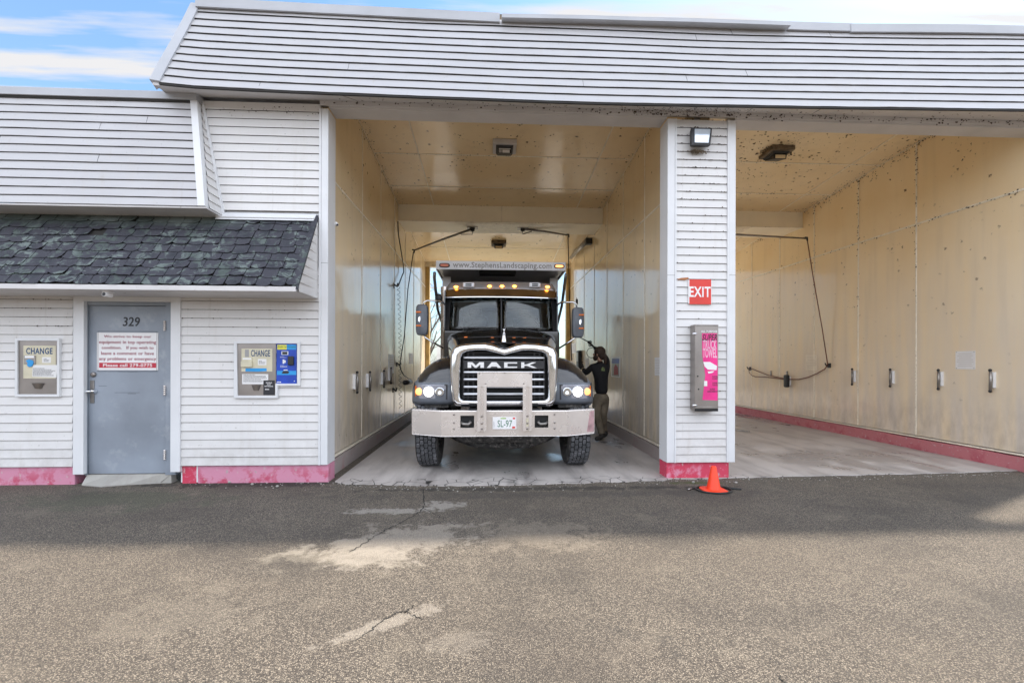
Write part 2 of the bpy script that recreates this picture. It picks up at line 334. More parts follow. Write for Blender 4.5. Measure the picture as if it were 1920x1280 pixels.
# ------------------------------------------------------------------ mesh builder
class MB:
    def __init__(s): s.v = []; s.f = []; s.m = []; s.sm = []; s.cm = 0; s.cs = False
    def add(s, vs, fs):
        o = len(s.v); s.v += [tuple(v) for v in vs]
        for f in fs: s.f.append([i+o for i in f]); s.m.append(s.cm); s.sm.append(s.cs)
        return s
    def box(s, x0, x1, y0, y1, z0, z1):
        if x0 > x1: x0, x1 = x1, x0
        if y0 > y1: y0, y1 = y1, y0
        if z0 > z1: z0, z1 = z1, z0
        return s.add([(x0,y0,z0),(x1,y0,z0),(x1,y1,z0),(x0,y1,z0),(x0,y0,z1),(x1,y0,z1),(x1,y1,z1),(x0,y1,z1)],
                     [(0,3,2,1),(4,5,6,7),(0,1,5,4),(1,2,6,5),(2,3,7,6),(3,0,4,7)])
    def hexa(s, P):  # 8 corners in box order
        return s.add(P, [(0,3,2,1),(4,5,6,7),(0,1,5,4),(1,2,6,5),(2,3,7,6),(3,0,4,7)])
    def quad(s, a, b, c, d): return s.add([a, b, c, d], [(0, 1, 2, 3)])
    def prism(s, pts, d):   # pts: closed 3D outline, d: extrusion vector
        n = len(pts); P = [Vector(p) for p in pts]; d = Vector(d)
        s.add(P + [p+d for p in P], [tuple(range(n)), tuple(range(2*n-1, n-1, -1))] + [(i, n+i, n+(i+1) % n, (i+1) % n) for i in range(n)])
        return s
    def ring(s, outer, inner, d):  # frame between two outlines of equal count, extruded
        n = len(outer); O = [Vector(p) for p in outer]; I = [Vector(p) for p in inner]; d = Vector(d)
        V = O+I+[p+d for p in O]+[p+d for p in I]; Fs = []
        for i in range(n):
            j = (i+1) % n
            Fs += [(i, j, n+j, n+i), (2*n+i, 3*n+i, 3*n+j, 2*n+j), (i, 2*n+i, 2*n+j, j), (n+i, n+j, 3*n+j, 3*n+i)]
        return s.add(V, Fs)
    def tube(s, pts, r, seg=8, cap=True):
        P = [Vector(p) for p in pts]; n = len(P); rs = r if isinstance(r, (list, tuple)) else [r]*n
        vs = []; fs = []; prev = None
        for i in range(n):
            t = (P[min(i+1, n-1)]-P[max(i-1, 0)]).normalized()
            if prev is None: a = t.orthogonal().normalized()
            else: a = (prev - t*prev.dot(t)); a = a.normalized() if a.length > 1e-6 else t.orthogonal().normalized()
            prev = a; b = t.cross(a)
            for k in range(seg):
                q = 2*PI*k/seg; vs.append(P[i] + (a*math.cos(q)+b*math.sin(q))*rs[i])
        for i in range(n-1):
            for k in range(seg):
                k2 = (k+1) % seg; fs.append((i*seg+k, i*seg+k2, (i+1)*seg+k2, (i+1)*seg+k))
        if cap: fs.append(tuple(range(seg-1, -1, -1))); fs.append(tuple((n-1)*seg+k for k in range(seg)))
        cs = s.cs; s.cs = True; s.add(vs, fs); s.cs = cs
        return s
    def lathe(s, prof, o, axis='z', seg=24, cap=True):
        o = Vector(o); vs = []; fs = []; n = len(prof)
        for r, h in prof:
            for k in range(seg):
                a = 2*PI*k/seg; c, d = r*math.cos(a), r*math.sin(a)
                vs.append(o + (Vector((c, d, h)) if axis == 'z' else Vector((h, c, d)) if axis == 'x' else Vector((c, h, d))))
        for i in range(n-1):
            for k in range(seg):
                k2 = (k+1) % seg; fs.append((i*seg+k, i*seg+k2, (i+1)*seg+k2, (i+1)*seg+k))
        if cap: fs.append(tuple(range(seg-1, -1, -1))); fs.append(tuple((n-1)*seg+k for k in range(seg)))
        cs = s.cs; s.cs = True; s.add(vs, fs); s.cs = cs
        return s
    def ball(s, o, r, sx=1, sy=1, sz=1, seg=12, rings=8):
        o = Vector(o); vs = []; fs = []
        for i in range(rings+1):
            th = PI*i/rings
            for k in range(seg):
                a = 2*PI*k/seg; vs.append(o+Vector((r*sx*math.sin(th)*math.cos(a), r*sy*math.sin(th)*math.sin(a), r*sz*math.cos(th))))
        for i in range(rings):
            for k in range(seg):
                k2 = (k+1) % seg; fs.append((i*seg+k, (i+1)*seg+k, (i+1)*seg+k2, i*seg+k2))
        cs = s.cs; s.cs = True; s.add(vs, fs); s.cs = cs
        return s
    def loft(s, rings, close=True, cap=True):
        n = len(rings[0]); vs = [p for r in rings for p in r]; fs = []
        for i in range(len(rings)-1):
            for k in range(n if close else n-1):
                k2 = (k+1) % n; fs.append((i*n+k, i*n+k2, (i+1)*n+k2, (i+1)*n+k))
        if cap and close: fs.append(tuple(range(n-1, -1, -1))); fs.append(tuple((len(rings)-1)*n+k for k in range(n)))
        return s.add(vs, fs)
    def build(s, name, mats, parent=None, bevel=0, smooth=None, subsurf=0, merge=False, seg=2):
        if not isinstance(mats, (list, tuple)): mats = [mats]
        off = Vector((0, 0, 0)); q = parent
        while q is not None: off += q.location; q = q.parent
        me = bpy.data.meshes.new(name)
        me.from_pydata([tuple(Vector(v)-off) for v in s.v], [], s.f)
        for x in mats: me.materials.append(MT[x] if isinstance(x, str) else x)
        for p, mi, sm in zip(me.polygons, s.m, s.sm): p.material_index = mi; p.use_smooth = sm
        bm = bmesh.new(); bm.from_mesh(me)
        if merge: bmesh.ops.remove_doubles(bm, verts=bm.verts, dist=1e-5)
        bmesh.ops.recalc_face_normals(bm, faces=bm.faces)
        bm.to_mesh(me); bm.free()
        if smooth is not None:
            for p in me.polygons: p.use_smooth = True
            me.set_sharp_from_angle(angle=math.radians(smooth))
        o = bpy.data.objects.new(name, me); C.objects.link(o)
        if parent is not None: o.parent = parent
        if subsurf:
            md = o.modifiers.new('sub', 'SUBSURF'); md.levels = subsurf; md.render_levels = subsurf
        if bevel:
            md = o.modifiers.new('bev', 'BEVEL'); md.width = bevel; md.segments = seg; md.limit_method = 'ANGLE'; md.angle_limit = math.radians(35); md.harden_normals = False
        return o
def tag(o, label, cat=None, group=None):
    o['label'] = label
    if cat: o['category'] = cat
    if group: o['group'] = group
    return o
def struct(o): o['kind'] = 'structure'; return o
def thing(name, loc, label, cat, group=None):
    o = bpy.data.objects.new(name, None); o.empty_display_size = .2; o.location = Vector(loc); C.objects.link(o)
    return tag(o, label, cat, group)
def text(body, a, b, frame, depth, mats, parent, name='lettering', bold=0.0, shear=0, tb=None):
    """fit `body` into rectangle (u0,v0)-(u1,v1) = a,b of frame (O,U,V,N); body may hold several lines"""
    cu = bpy.data.curves.new('t', 'FONT'); cu.body = body; cu.size = 1; cu.offset = bold*.45; cu.space_character = 1+bold*1.5; cu.extrude = .5; cu.shear = shear; cu.align_x = 'CENTER'; cu.resolution_u = 3
    to = bpy.data.objects.new('t', cu); C.objects.link(to)
    dg = bpy.context.evaluated_depsgraph_get(); dg.update()
    me0 = bpy.data.meshes.new_from_object(to.evaluated_get(dg)); bpy.data.objects.remove(to)
    xs = [v.co.x for v in me0.vertices]; ys = [v.co.y for v in me0.vertices]
    x0, x1, y0, y1 = min(xs), max(xs), min(ys), max(ys)
    O, U, V, N = frame; mb = MB(); vs = []
    for v in me0.vertices:
        u = a[0]+(v.co.x-x0)/(x1-x0)*(b[0]-a[0]); w = a[1]+(v.co.y-y0)/(y1-y0)*(b[1]-a[1])
        vs.append(O+U*u+V*w+N*(depth*(v.co.z+.5)))
    mb.add(vs, [tuple(p.vertices) for p in me0.polygons]); bpy.data.meshes.remove(me0)
    return mb.build(name, mats, parent)
FX = lambda O: (Vector(O), Vector((1,0,0)), Vector((0,0,1)), Vector((0,-1,0)))     # plane facing the camera
# ================================================================== SETTING
def lerp(a, b, t): return a+(b-a)*t
def poly(pts, x):
    if x <= pts[0][0]:
        (a, b), (c, d) = pts[0], pts[1]
    elif x >= pts[-1][0]:
        (a, b), (c, d) = pts[-2], pts[-1]
    else:
        for i in range(len(pts)-1):
            if pts[i][0] <= x <= pts[i+1][0]: (a, b), (c, d) = pts[i], pts[i+1]; break
    return b+(d-b)*(x-a)/(c-a)
def smoothpoly(pts, x, r=.35): return (poly(pts, x-r)+poly(pts, x)*2+poly(pts, x+r))/4
g = MB(); N = 60
g.add([(-400, -400, -.012), (400, -400, -.012), (400, 9.0, -.012), (-400, 9.0, -.012)], [(0, 1, 2, 3)])
struct(g.build('asphalt_lot', 'asphalt'))
g = MB(); g.quad((-400, 9.0, -.016), (400, 9.0, -.016), (400, 17, -.016), (-400, 17, -.016)); struct(g.build('rear_driveway', 'gravelw'))
g = MB(); g.quad((-400, 17.0, -.02), (400, 17.0, -.02), (400, 900, -.02), (-400, 900, -.02)); struct(g.build('ground', 'grass'))
g = MB(); rings = []
for k in range(121):
    x = -240+4*k; h = 7.5+2.2*noise.noise(Vector((x*.05, 1, 2)))+1.3*noise.noise(Vector((x*.31, 4, 2)))+.8*noise.noise(Vector((x*.9, 7, 2)))
    rings.append([Vector((x, -62, -.1)), Vector((x, -66, h*.8)), Vector((x, -72, h)), Vector((x, -90, h*.9)), Vector((x, -110, -.1))])
g.loft(rings); struct(g.build('hills', 'woods'))
# concrete slab of the two bays with a ragged broken front edge
edge = [(628, 902), (650, 906), (700, 907), (760, 908), (830, 909), (900, 909), (960, 908), (1010, 907), (1060, 904), (1090, 905), (1125, 901), (1160, 903), (1190, 900), (1240, 899), (1262, 896), (1330, 896.5), (1377, 894.5), (1430, 893.5), (1490, 891), (1560, 890), (1640, 888.5), (1720, 887), (1800, 884.5), (1870, 882), (1919, 880)]
ev = []
for i in range(len(edge)-1):
    for k in range(5):
        t = k/5; x = lerp(edge[i][0], edge[i+1][0], t); y = lerp(edge[i][1], edge[i+1][1], t)
        q = wZ(x, y + rnd.uniform(-.7, .7), 0); ev.append(q)
ev.append(Vector((9.5, ev[-1].y+.1, 0)))
g = MB()
for i in range(len(ev)-1):
    a, b = ev[i], ev[i+1]
    g.add([(a.x, a.y, -.02), (b.x, b.y, -.02), (b.x, b.y, .0), (a.x, a.y, .0), (b.x, 9.0, .0), (a.x, 9.0, .0)], [(0, 1, 2, 3), (3, 2, 4, 5)])
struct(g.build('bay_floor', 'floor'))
# cracks in the asphalt: thin dark ribbons a few mm above it
def ribbon(mb, pts, w, z=-.009):
    P = []
    for i in range(len(pts)-1):
        a, b = wZ(*pts[i]), wZ(*pts[i+1]); n = 7
        for k in range(n):
            q = a.lerp(b, k/n); P.append(q+Vector((rnd.uniform(-1, 1), rnd.uniform(-1, 1), 0))*.012)
    P.append(wZ(*pts[-1]))
    for i in range(len(P)-1):
        d = (P[i+1]-P[i]).normalized(); n = Vector((-d.y, d.x, 0))
        w0 = w*(.3+.9*rnd.random()); w1 = w0
        mb.quad((P[i]-n*w0).to_tuple()[:2]+(z,), (P[i+1]-n*w1).to_tuple()[:2]+(z,), (P[i+1]+n*w1).to_tuple()[:2]+(z,), (P[i]+n*w0).to_tuple()[:2]+(z,))
g = MB()
ribbon(g, [(795, 915), (797, 942), (790, 955), (770, 968), (735, 985), (705, 1000), (686, 1014), (655, 1032)], .006)
ribbon(g, [(793, 950), (815, 962), (840, 975), (852, 981)], .004)
ribbon(g, [(780, 1130), (763, 1142), (738, 1148), (712, 1162), (692, 1180), (668, 1196)], .005)
ribbon(g, [(762, 1143), (775, 1150), (790, 1158)], .003)
ribbon(g, [(1462, 1262), (1475, 1279)], .003)
struct(g.build('pavement_cracks', 'gap_and_shade'))
# rubble and grit along the broken joint
g = MB()
for k in range(420):
    px = rnd.uniform(340, 1900); yb = poly(edge, max(630, px)) if px > 628 else 901
    q = wZ(px, yb+abs(rnd.gauss(0, 5))+1, -.012); r = rnd.uniform(.003, .011)
    g.ball((q.x, q.y, -.011), r, 1, rnd.uniform(.7, 1.4), .6, 5, 3)
for (px, py) in [(1380, 906), (1300, 905), (473, 909), (520, 913), (430, 905)]:
    q = wZ(px, py, -.012); g.ball((q.x, q.y, 0), .017, 1.2, 1, .8, 6, 4)
st = g.build('loose_grit', 'step'); st['kind'] = 'stuff'; tag(st, 'crumbled grit and pebbles scattered along the slab edge', 'grit')

# ================================================================== BUILDING
B = thing('wash_bay_building', (0.5, 0, 0), 'white sided truck wash building with two tall open bays and lower office wing', 'building')
XL, XR, XP, XQ = -2.10, 2.57, 2.90, 7.33     # inner faces: left bay left/right wall, right bay left/right wall
colL = wY(609, 600, 0).x; cL0 = wY(599, 700, 0).x; cL1 = wY(615.5, 700, 0).x
pR0 = wY(1249.5, 700, 0).x; pR1 = wY(1377, 700, 0).x
def siding(name, m, O, U, V, Nn, rows, ur, disp=None, seg=.5, parent=B, joints=0, lip=.013, seedv=1):
    """lap siding: rows of boards, each a tilted face with a lip; ur(v)->(u0,u1)"""
    O, U, V, Nn = map(Vector, (O, U, V, Nn)); mb = MB(); r2 = random.Random(seedv); dz = disp or (lambda u, v: 0)
    def P(u, v, n): return O+U*u+V*(v+dz(u, v))+Nn*n
    for i in range(len(rows)-1):
        v0, v1 = rows[i], rows[i+1]
        a0, b0 = ur(v0); a1, b1 = ur(v1); n = max(1, int(abs(b0-a0)/seg))
        vs = []; wob = [r2.uniform(-.0012, .0012) for _ in range(n+1)]
        for k in range(n+1):
            t = k/n; u0 = lerp(a0, b0, t); u1 = lerp(a1, b1, t); w = wob[k]
            vs += [P(u0, v0, 0), P(u0, v0, lip+w), P(u0, v0+.004, lip+w+.0015), P(u1, v1, .002)]
        fs = []
        for k in range(n):
            q = 4*k
            for j in range(1, 3): fs.append((q+j, q+4+j, q+5+j, q+1+j))
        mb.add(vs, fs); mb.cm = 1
        mb.add([P(a0, v0-LIP_SHADE, .0035), P(b0, v0-LIP_SHADE, .0035), P(b0, v0, .0075), P(a0, v0, .0075)], [(0, 1, 2, 3)])  # dark strip painting the shadow line under the board lip
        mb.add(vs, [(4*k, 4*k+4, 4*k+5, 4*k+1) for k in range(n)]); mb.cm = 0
        if joints and r2.random() < joints:
            t = r2.uniform(.06, .94); u0 = lerp(a0, b0, t); mb.cm = 1
            mb.hexa([P(u0, v0, .004), P(u0+.0022, v0, .004), P(u0+.0022, v1, .0), P(u0, v1, .0), P(u0, v0, lip+.0028), P(u0+.0022, v0, lip+.0028), P(u0+.0022, v1, .0035), P(u0, v1, .0035)])
            mb.cm = 0
    return mb.build(name, [m, 'gap_and_shade'], parent)
LIP_SHADE = .0035  # height of the painted shadow strip
def rows(v0, v1, n): return [v0+(v1-v0)*i/n for i in range(n+1)]
# --- left wing wall: siding either side of the door, above foundation
zb = .205
dX0, dX1 = wY(137, 700, 0).x, wY(340, 700, 0).x
zs = wY(300, 545, 0).z
nr = 22
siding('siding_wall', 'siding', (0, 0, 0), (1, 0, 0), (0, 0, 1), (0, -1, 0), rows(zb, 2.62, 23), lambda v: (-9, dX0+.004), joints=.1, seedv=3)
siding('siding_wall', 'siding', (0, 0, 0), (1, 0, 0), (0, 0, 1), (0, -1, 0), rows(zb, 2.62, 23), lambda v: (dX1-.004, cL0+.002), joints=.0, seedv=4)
g = MB(); g.prism([(-9, .016, 0), (dX0+.01, .016, 0), (dX0+.01, .016, 2.26), (dX1-.01, .016, 2.26), (dX1-.01, .016, 0), (cL0, .016, 0), (cL0, .016, 3.3), (-9, .016, 3.3)], (0, .13, 0))
g.build('wing_wall', 'trim', B)
g = MB(); g.box(-9, XL-.51, 8.8, 8.95, 0, 4.4); g.build('rear_wall', 'siding', B)
# upper wall between wing mansard and column
mz0, mz1 = 3.31, 4.585
sX = wY(372, 300, 0).x
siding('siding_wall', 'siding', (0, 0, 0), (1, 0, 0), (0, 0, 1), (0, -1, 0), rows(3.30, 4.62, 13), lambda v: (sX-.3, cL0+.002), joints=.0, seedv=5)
g = MB(); g.box(-3.6, cL0, .016, .15, 3.3, 4.62)
g.build('upper_wall', 'trim', B)
# --- foundation: pink strips
g = MB(); x0 = wY(139, 890, 0).x; g.box(-9, x0, .008, .2, -.05, zb-.002); g.build('foundation', 'pink', B, bevel=.008)
g = MB(); x1 = wY(340, 890, 0).x; xm = wY(369, 890, 0).x; g.box(xm, wY(615, 890, 0).x-.0, .012, .24, -.05, zb-.004); g.build('foundation', 'pink', B, bevel=.01)
g = MB(); g.box(x1, xm-.012, .014, .2, -.05, zb-.002); g.build('foundation', 'red', B, bevel=.006)
g = MB(); g.box(pR0+.01, wY(1368, 880, 0).x, .012, .26, -.05, zb-.004); g.build('pillar_plinth', 'red', B, bevel=.012)
# --- corner columns (trim boxes)
RV = .24
def column(xa, xb, z0, z1, trims):
    g = MB(); g.box(xa, xb, -.022, RV, z0, z1)
    return g.build('corner_post', 'trim', B, bevel=.006)
column(cL0+.022, cL1, zb, 4.56, 0)
g = MB(); g.box(cL0-.004, cL0+.0215, -.026, .01, zb, 4.56); g.build('trim_strip', 'trim', B, bevel=.002)
pS0, pS1 = wY(1266, 700, 0).x, wY(1362, 700, 0).x
column(pR0, pS0-.018, zb-.005, 4.56, 0); column(pS1+.018, pR1, zb-.005, 4.56, 0)
g = MB(); g.box(pS0-.0175, pS0+.004, -.026, .01, zb-.005, 4.56); g.box(pS1-.004, pS1+.0175, -.026, .01, zb-.005, 4.56); g.build('trim_strip', 'trim', B, bevel=.002)
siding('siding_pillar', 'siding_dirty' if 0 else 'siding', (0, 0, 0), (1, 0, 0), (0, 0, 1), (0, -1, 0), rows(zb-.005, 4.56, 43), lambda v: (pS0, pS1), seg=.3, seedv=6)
g = MB(); g.box(pS0-.018, pS1+.018, .016, RV, zb-.005, 4.56); g.build('pillar_core', 'trim', B)
for px, py in ((606, 493), (1251, 516), (1371, 516)):
    q = wY(px, py, -.02); g = MB(); xa, xb = ((cL0+.022, cL1) if px < 700 else (pR0, pS0-.018) if px < 1300 else (pS1+.018, pR1)); g.box(xa-.0005, xb+.0005, -.0232, -.0219, q.z, q.z+.003); g.build('trim_joint', 'gap_and_shade', B)
# right end beyond the frame
g = MB(); g.box(XQ+.13, XQ+.3, -.02, RV, 0, 4.56); g.build('corner_post', 'trim', B)
# --- wall joints of trims (bird mess strip) and header
g = MB(); g.box(cL1, pR0, .0, RV, 4.575, 4.72); g.box(pR1, XQ+.3, .0, RV, 4.575, 4.72); g.build('header', 'soffit', B, bevel=.003)
g = MB(); g.box(cL0, pR0-.0, -.018, -.0005, 4.60, 4.66); g.box(pR0, XQ+.3, -.022, -.0005, 4.60, 4.66); g.build('trim_strip', 'soffit', B, bevel=.003)
g = MB(); g.box(-3.6, XQ+.3, .02, RV, 4.722, 5.4); g.build('upper_wall', 'soffit', B)
# --- upper mansard
OV = -.33; TY = .10
bot = [(295, 158), (300, 159.2), (467, 168.7), (633, 176), (867, 185), (1100, 193.5), (1300, 197.5), (1527, 201.3), (1700, 203.8), (1920, 206.5), (2300, 213)]
top = [(372, 11), (558, 21), (750, 31), (937, 37.5), (1100, 44), (1300, 52), (1400, 56), (1480, 57.5), (1597, 60), (1760, 61.5), (1920, 63), (2300, 70)]
bw = [(lambda q: (q.x, q.z))(wY(x, y, OV)) for x, y in bot]
tw = [(lambda q: (q.x, q.z))(wY(x, y, TY)) for x, y in top]
mL, mR = wY(300, 158, OV).x, XQ+.32
mTL = wY(376, 11, TY).x
nrow = 11; g = MB(); SEG = 90
def mpt(x, v, n=0):
    """point on mansard: x world, v 0..1 up the slope, n outward"""
    zb_, zt = smoothpoly(bw, x), smoothpoly(tw, x)
    wv = .012*math.sin(x*2.1+v*3)*math.sin(v*PI) + .010*noise.noise(Vector((x*.9, v*2.2, 3)))*(0 if v <= 0 else 1)
    return Vector((x, lerp(OV, TY, v)+wv, lerp(zb_, zt, v)+wv*.4)) + Vector((0, -.9, .42))*n
r2 = random.Random(11)
for i in range(nrow):
    v0, v1 = i/nrow, (i+1)/nrow; vs = []; fs = []
    l0, l1 = lerp(mL, mTL, v0), lerp(mL, mTL, v1)
    for k in range(SEG+1):
        t = k/SEG; xa = lerp(l0, mR, t); xb = lerp(l1, mR, t); w = r2.uniform(-.0015, .0015)
        vs += [mpt(xa, v0, 0), mpt(xa, v0, .016+w), mpt(xa, v0+.004, .0175+w), mpt(xb, v1, .002)]
    for k in range(SEG):
        q = 4*k
        for j in range(1, 3): fs.append((q+j, q+4+j, q+5+j, q+1+j))
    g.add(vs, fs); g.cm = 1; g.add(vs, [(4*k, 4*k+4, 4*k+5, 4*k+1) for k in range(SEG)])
    if i: g.loft([[mpt(lerp(l0, mR, k/SEG), v0-.007, .004), mpt(lerp(l0, mR, k/SEG), v0, .008)] for k in range(SEG+1)], close=False)  # shadow below each mansard lip, put in as a dark strip
    g.cm = 0
    for _ in range(r2.choice([0, 1, 1, 2])):
        x = r2.uniform(mL+1, mR-.6); g.cm = 1
        g.hexa([mpt(x, v0, .006), mpt(x+.003, v0, .006), mpt(x+.003, v1, .001), mpt(x, v1, .001), mpt(x, v0, .0195), mpt(x+.003, v0, .0195), mpt(x+.003, v1, .0045), mpt(x, v1, .0045)]); g.cm = 0
R = thing('mansard_roof', (0, 0, 0), '', 'x')
bpy.data.objects.remove(R)
mans = g.build('mansard_roof', ['siding_roof', 'gap_and_shade'], B)
# lip at the bottom of the mansard and rake trim at the left end
g = MB()
xs = [lerp(mL, mR, k/60) for k in range(61)]
g.loft([[mpt(x, 0)+Vector((0, -.018, -.004)), mpt(x, 0)+Vector((0, .004, -.004)), mpt(x, 0)+Vector((0, .004, -.022)), mpt(x, 0)+Vector((0, -.018, -.022))] for x in xs])
g.build('drip_edge', 'gap_and_shade', mans)
g = MB()
def rake(v, dx, n): return mpt(lerp(mL, mTL, v)+dx, v, n)
V = [rake(t/8, -.10, .03) for t in range(9)]; V2 = [rake(t/8, .012, .03) for t in range(9)]; V3 = [rake(t/8, .012, -.02) for t in range(9)]; V4 = [rake(t/8, -.10, -.1) for t in range(9)]
g.loft([[V[i], V2[i], V3[i], V4[i]] for i in range(9)])
# end closure behind the rake (left face of the mansard)
a, b_ = rake(0, -.09, 0), rake(1, -.09, 0)
g.add([a, b_, Vector((b_.x, 1.4, b_.z)), Vector((a.x, 1.4, a.z))], [(0, 1, 2, 3)])
g.build('rake_board', 'fascia', mans)
# top fascia: lifted loose strip on the left two thirds, straight strip to the right
def strip(name, pts, h, y, n, m='fascia', back=.0):
    g = MB(); P = []
    for (x, yt) in pts: P.append(wY(x, yt, y))
    rr = [[p, p+Vector((0, -.004, -h*1.0)), p+Vector((0, .02, -h*1.0)), p+Vector((0, .25, -.0)), p+Vector((0, .25, .01)), p+Vector((0, 0, .008))] for p in P]
    g.loft(rr); return g.build(name, m, mans)
strip('fascia', [(366, -4), (450, 0.5), (600, 8.5), (750, 16), (937, 25.5)], .105, TY-.07, 0)
strip('fascia', [(941, 27), (1100, 30), (1200, 33), (1300, 35.5), (1400, 39), (1483, 42)], .042, TY-.13, 0)
strip('fascia', [(1478, 41.5), (1520, 43), (1598, 45)], .095, TY-.05, 0)
strip('fascia', [(1596, 45.5), (1700, 46), (1800, 47), (1920, 49.5), (2300, 58)], .10, TY-.06, 0)
g = MB()
P = [wY(x, y, TY+.03) for x, y in [(366, 0), (600, 12), (937, 30), (1200, 38), (1480, 46), (1920, 53), (2300, 62)]]
g.loft([[p+Vector((0, 0, .02)), p+Vector((0, -.005, -.12)), p+Vector((0, .03, -.12)), p+Vector((0, .03, .02))] for p in P]); g.build('backing_board', 'wood', mans)
# soffit under the mansard
g = MB(); vs = []
for k in range(61):
    x = lerp(mL-.08, mR, k/60); vs += [mpt(max(x, mL), 0)+Vector((min(0, x-mL), .0, -.02)), Vector((x, .0, 4.665)), Vector((x, .0, 4.69)), mpt(max(x, mL), 0)+Vector((min(0, x-mL), 0, .02))]
g.loft([vs[4*k:4*k+4] for k in range(61)]); 
for x in (-1.72, 1.55, 3.15, 4.0): 
    g.cm = 1; a = mpt(x-.0, 0)+Vector((0, .01, -.0215)); b_ = Vector((x+.1, -.005, 4.6635)); g.hexa([a, a+Vector((.004, 0, 0)), b_+Vector((.004, 0, 0)), b_, a+Vector((0, 0, .003)), a+Vector((.004, 0, .003)), b_+Vector((.004, 0, .003)), b_+Vector((0, 0, .003))]); g.cm = 0
# return soffit left of the wing
a = mpt(mL, 0)
g.box(mL-.09, -3.6, .001, 1.4, 4.665, 4.69)
g.build('soffit', ['soffit', 'gap_and_shade'], mans)
# --- main roof deck
g = MB(); g.box(-3.95, XQ+.3, .5, 9.0, 5.62, 5.75); g.box(-3.95, -3.6, 1.4, 9, 3.0, 5.62); g.box(-3.6, -3.5, .2, 9, 3.0, 5.62)
zt_ = smoothpoly(tw, 2); g.box(mTL, XQ+.3, TY+.06, TY+.12, 5.3, min(z for x, z in tw)-.12)
g.build('roof_deck', 'fascia', B)
# --- lower mansard on the office wing
lo = thing('tmp', (0, 0, 0), '', 'x'); bpy.data.objects.remove(lo)
zb0 = wY(200, 384, -.33).z; zt0 = wY(200, 187, -.09).z
xr0 = wY(372, 384, -.33).x; xr1 = wY(358, 190, -.09).x; nrow = 13; g = MB(); r2 = random.Random(5)
def lpt(x, v, n=0):
    w = .008*noise.noise(Vector((x*.8, v*3, 8)))*(1 if 0 < v < 1 else 0)
    sag = .012*math.sin((x+6)*1.1)*(v*(1-v))*2
    return Vector((x, lerp(-.33, -.09, v), lerp(zb0, zt0, v)+w+sag))+Vector((0, -1, .17))*n
for i in range(nrow):
    v0, v1 = i/nrow, (i+1)/nrow; vs = []; fs = []
    for k in range(31):
        xa = lerp(-9, lerp(xr0, xr1, v0), k/30); xb = lerp(-9, lerp(xr0, xr1, v1), k/30); w = r2.uniform(-.0015, .0015)
        vs += [lpt(xa, v0, 0), lpt(xa, v0, .014+w), lpt(xa, v0+.004, .0155+w), lpt(xb, v1, .002)]
    for k in range(30):
        q = 4*k
        for j in range(1, 3): fs.append((q+j, q+4+j, q+5+j, q+1+j))
    g.add(vs, fs); g.cm = 1; g.add(vs, [(4*k, 4*k+4, 4*k+5, 4*k+1) for k in range(30)])
    if i: g.loft([[lpt(lerp(-9, lerp(xr0, xr1, v0), k/30), v0-.005, .004), lpt(lerp(-9, lerp(xr0, xr1, v0), k/30), v0, .008)] for k in range(31)], close=False)  # painted lip shadow, as on the upper mansard
    g.cm = 0
    if i % 2 and i > 3 or i in (10, 11):
        x = r2.uniform(-5.9, -4.0); g.cm = 1
        g.hexa([lpt(x, v0, .006), lpt(x+.003, v0, .006), lpt(x+.003, v1, .001), lpt(x, v1, .001), lpt(x, v0, .0175), lpt(x+.003, v0, .0175), lpt(x+.003, v1, .0045), lpt(x, v1, .0045)]); g.cm = 0
wm = g.build('wing_mansard', ['siding_roof', 'gap_and_shade'], B)
xc0 = wY(386, 384, -.33).x; xc1 = wY(371, 182, -.09).x
g = MB()   # corner board
F0 = [lpt(xr0, 0, .02), lpt(xc0, 0, .02), Vector((xc0, -.27, zb0)), Vector((xr0, -.27, zb0))]
F1 = [lpt(xr1, 1.01, .02), lpt(xc1, 1.01, .02), Vector((xc1, -.03, zt0)), Vector((xr1, -.03, zt0))]
g.loft([F0, F1]); g.build('corner_board', 'trim', wm, bevel=.003)
# side return with siding lines
xw0 = xc0; xw1 = xc1; g = MB()
for i in range(13):
    v0, v1 = i/13, (i+1)/13
    a0 = Vector((lerp(xc0, xc1, v0)+.0, lerp(-.28, -.04, v0), lerp(zb0, zt0, v0))); a1 = Vector((lerp(xc0, xc1, v1), lerp(-.28, -.04, v1), lerp(zb0, zt0, v1)))
    b0 = Vector((a0.x, 0.0, a0.z)); b1 = Vector((a1.x, 0.0, a1.z)); o = Vector((.014, 0, 0))
    g.add([a0, b0, b0+o, a0+o, b1, a1], [(0, 1, 2, 3), (3, 2, 4, 5)])
g.build('side_siding', 'siding', wm)
g = MB(); q0 = Vector((xc0+.015, -.018, zb0-.01)); q1 = Vector((xc1+.012, -.018, zt0+.02)); g.hexa([q0+Vector((-.01, -.012, 0)), q0+Vector((.02, -.012, 0)), q0+Vector((.02, .02, 0)), q0+Vector((-.01, .02, 0)), q1+Vector((-.01, -.012, 0)), q1+Vector((.02, -.012, 0)), q1+Vector((.02, .02, 0)), q1+Vector((-.01, .02, 0))]); g.build('trim_strip', 'trim', wm)
g = MB(); g.box(-9, xc1+.0, -.13, .2, zt0+.01, zt0+.10); g.build('fascia', 'fascia', wm, bevel=.004)
g = MB(); g.box(-9, xr1, -.112, .0, zt0-.015, zt0+.0095); g.build('shadow_gap', 'gap_and_shade', wm)
g = MB(); g.box(-9, xc0+.006, -.335, .012, zb0-.022, zb0-.002); g.build('soffit', 'soffit', wm, bevel=.002)
g = MB(); g.box(-9, -3.6, .15, 9, zt0-.1, zt0+.06); g.build('roof_deck', 'fascia', wm)
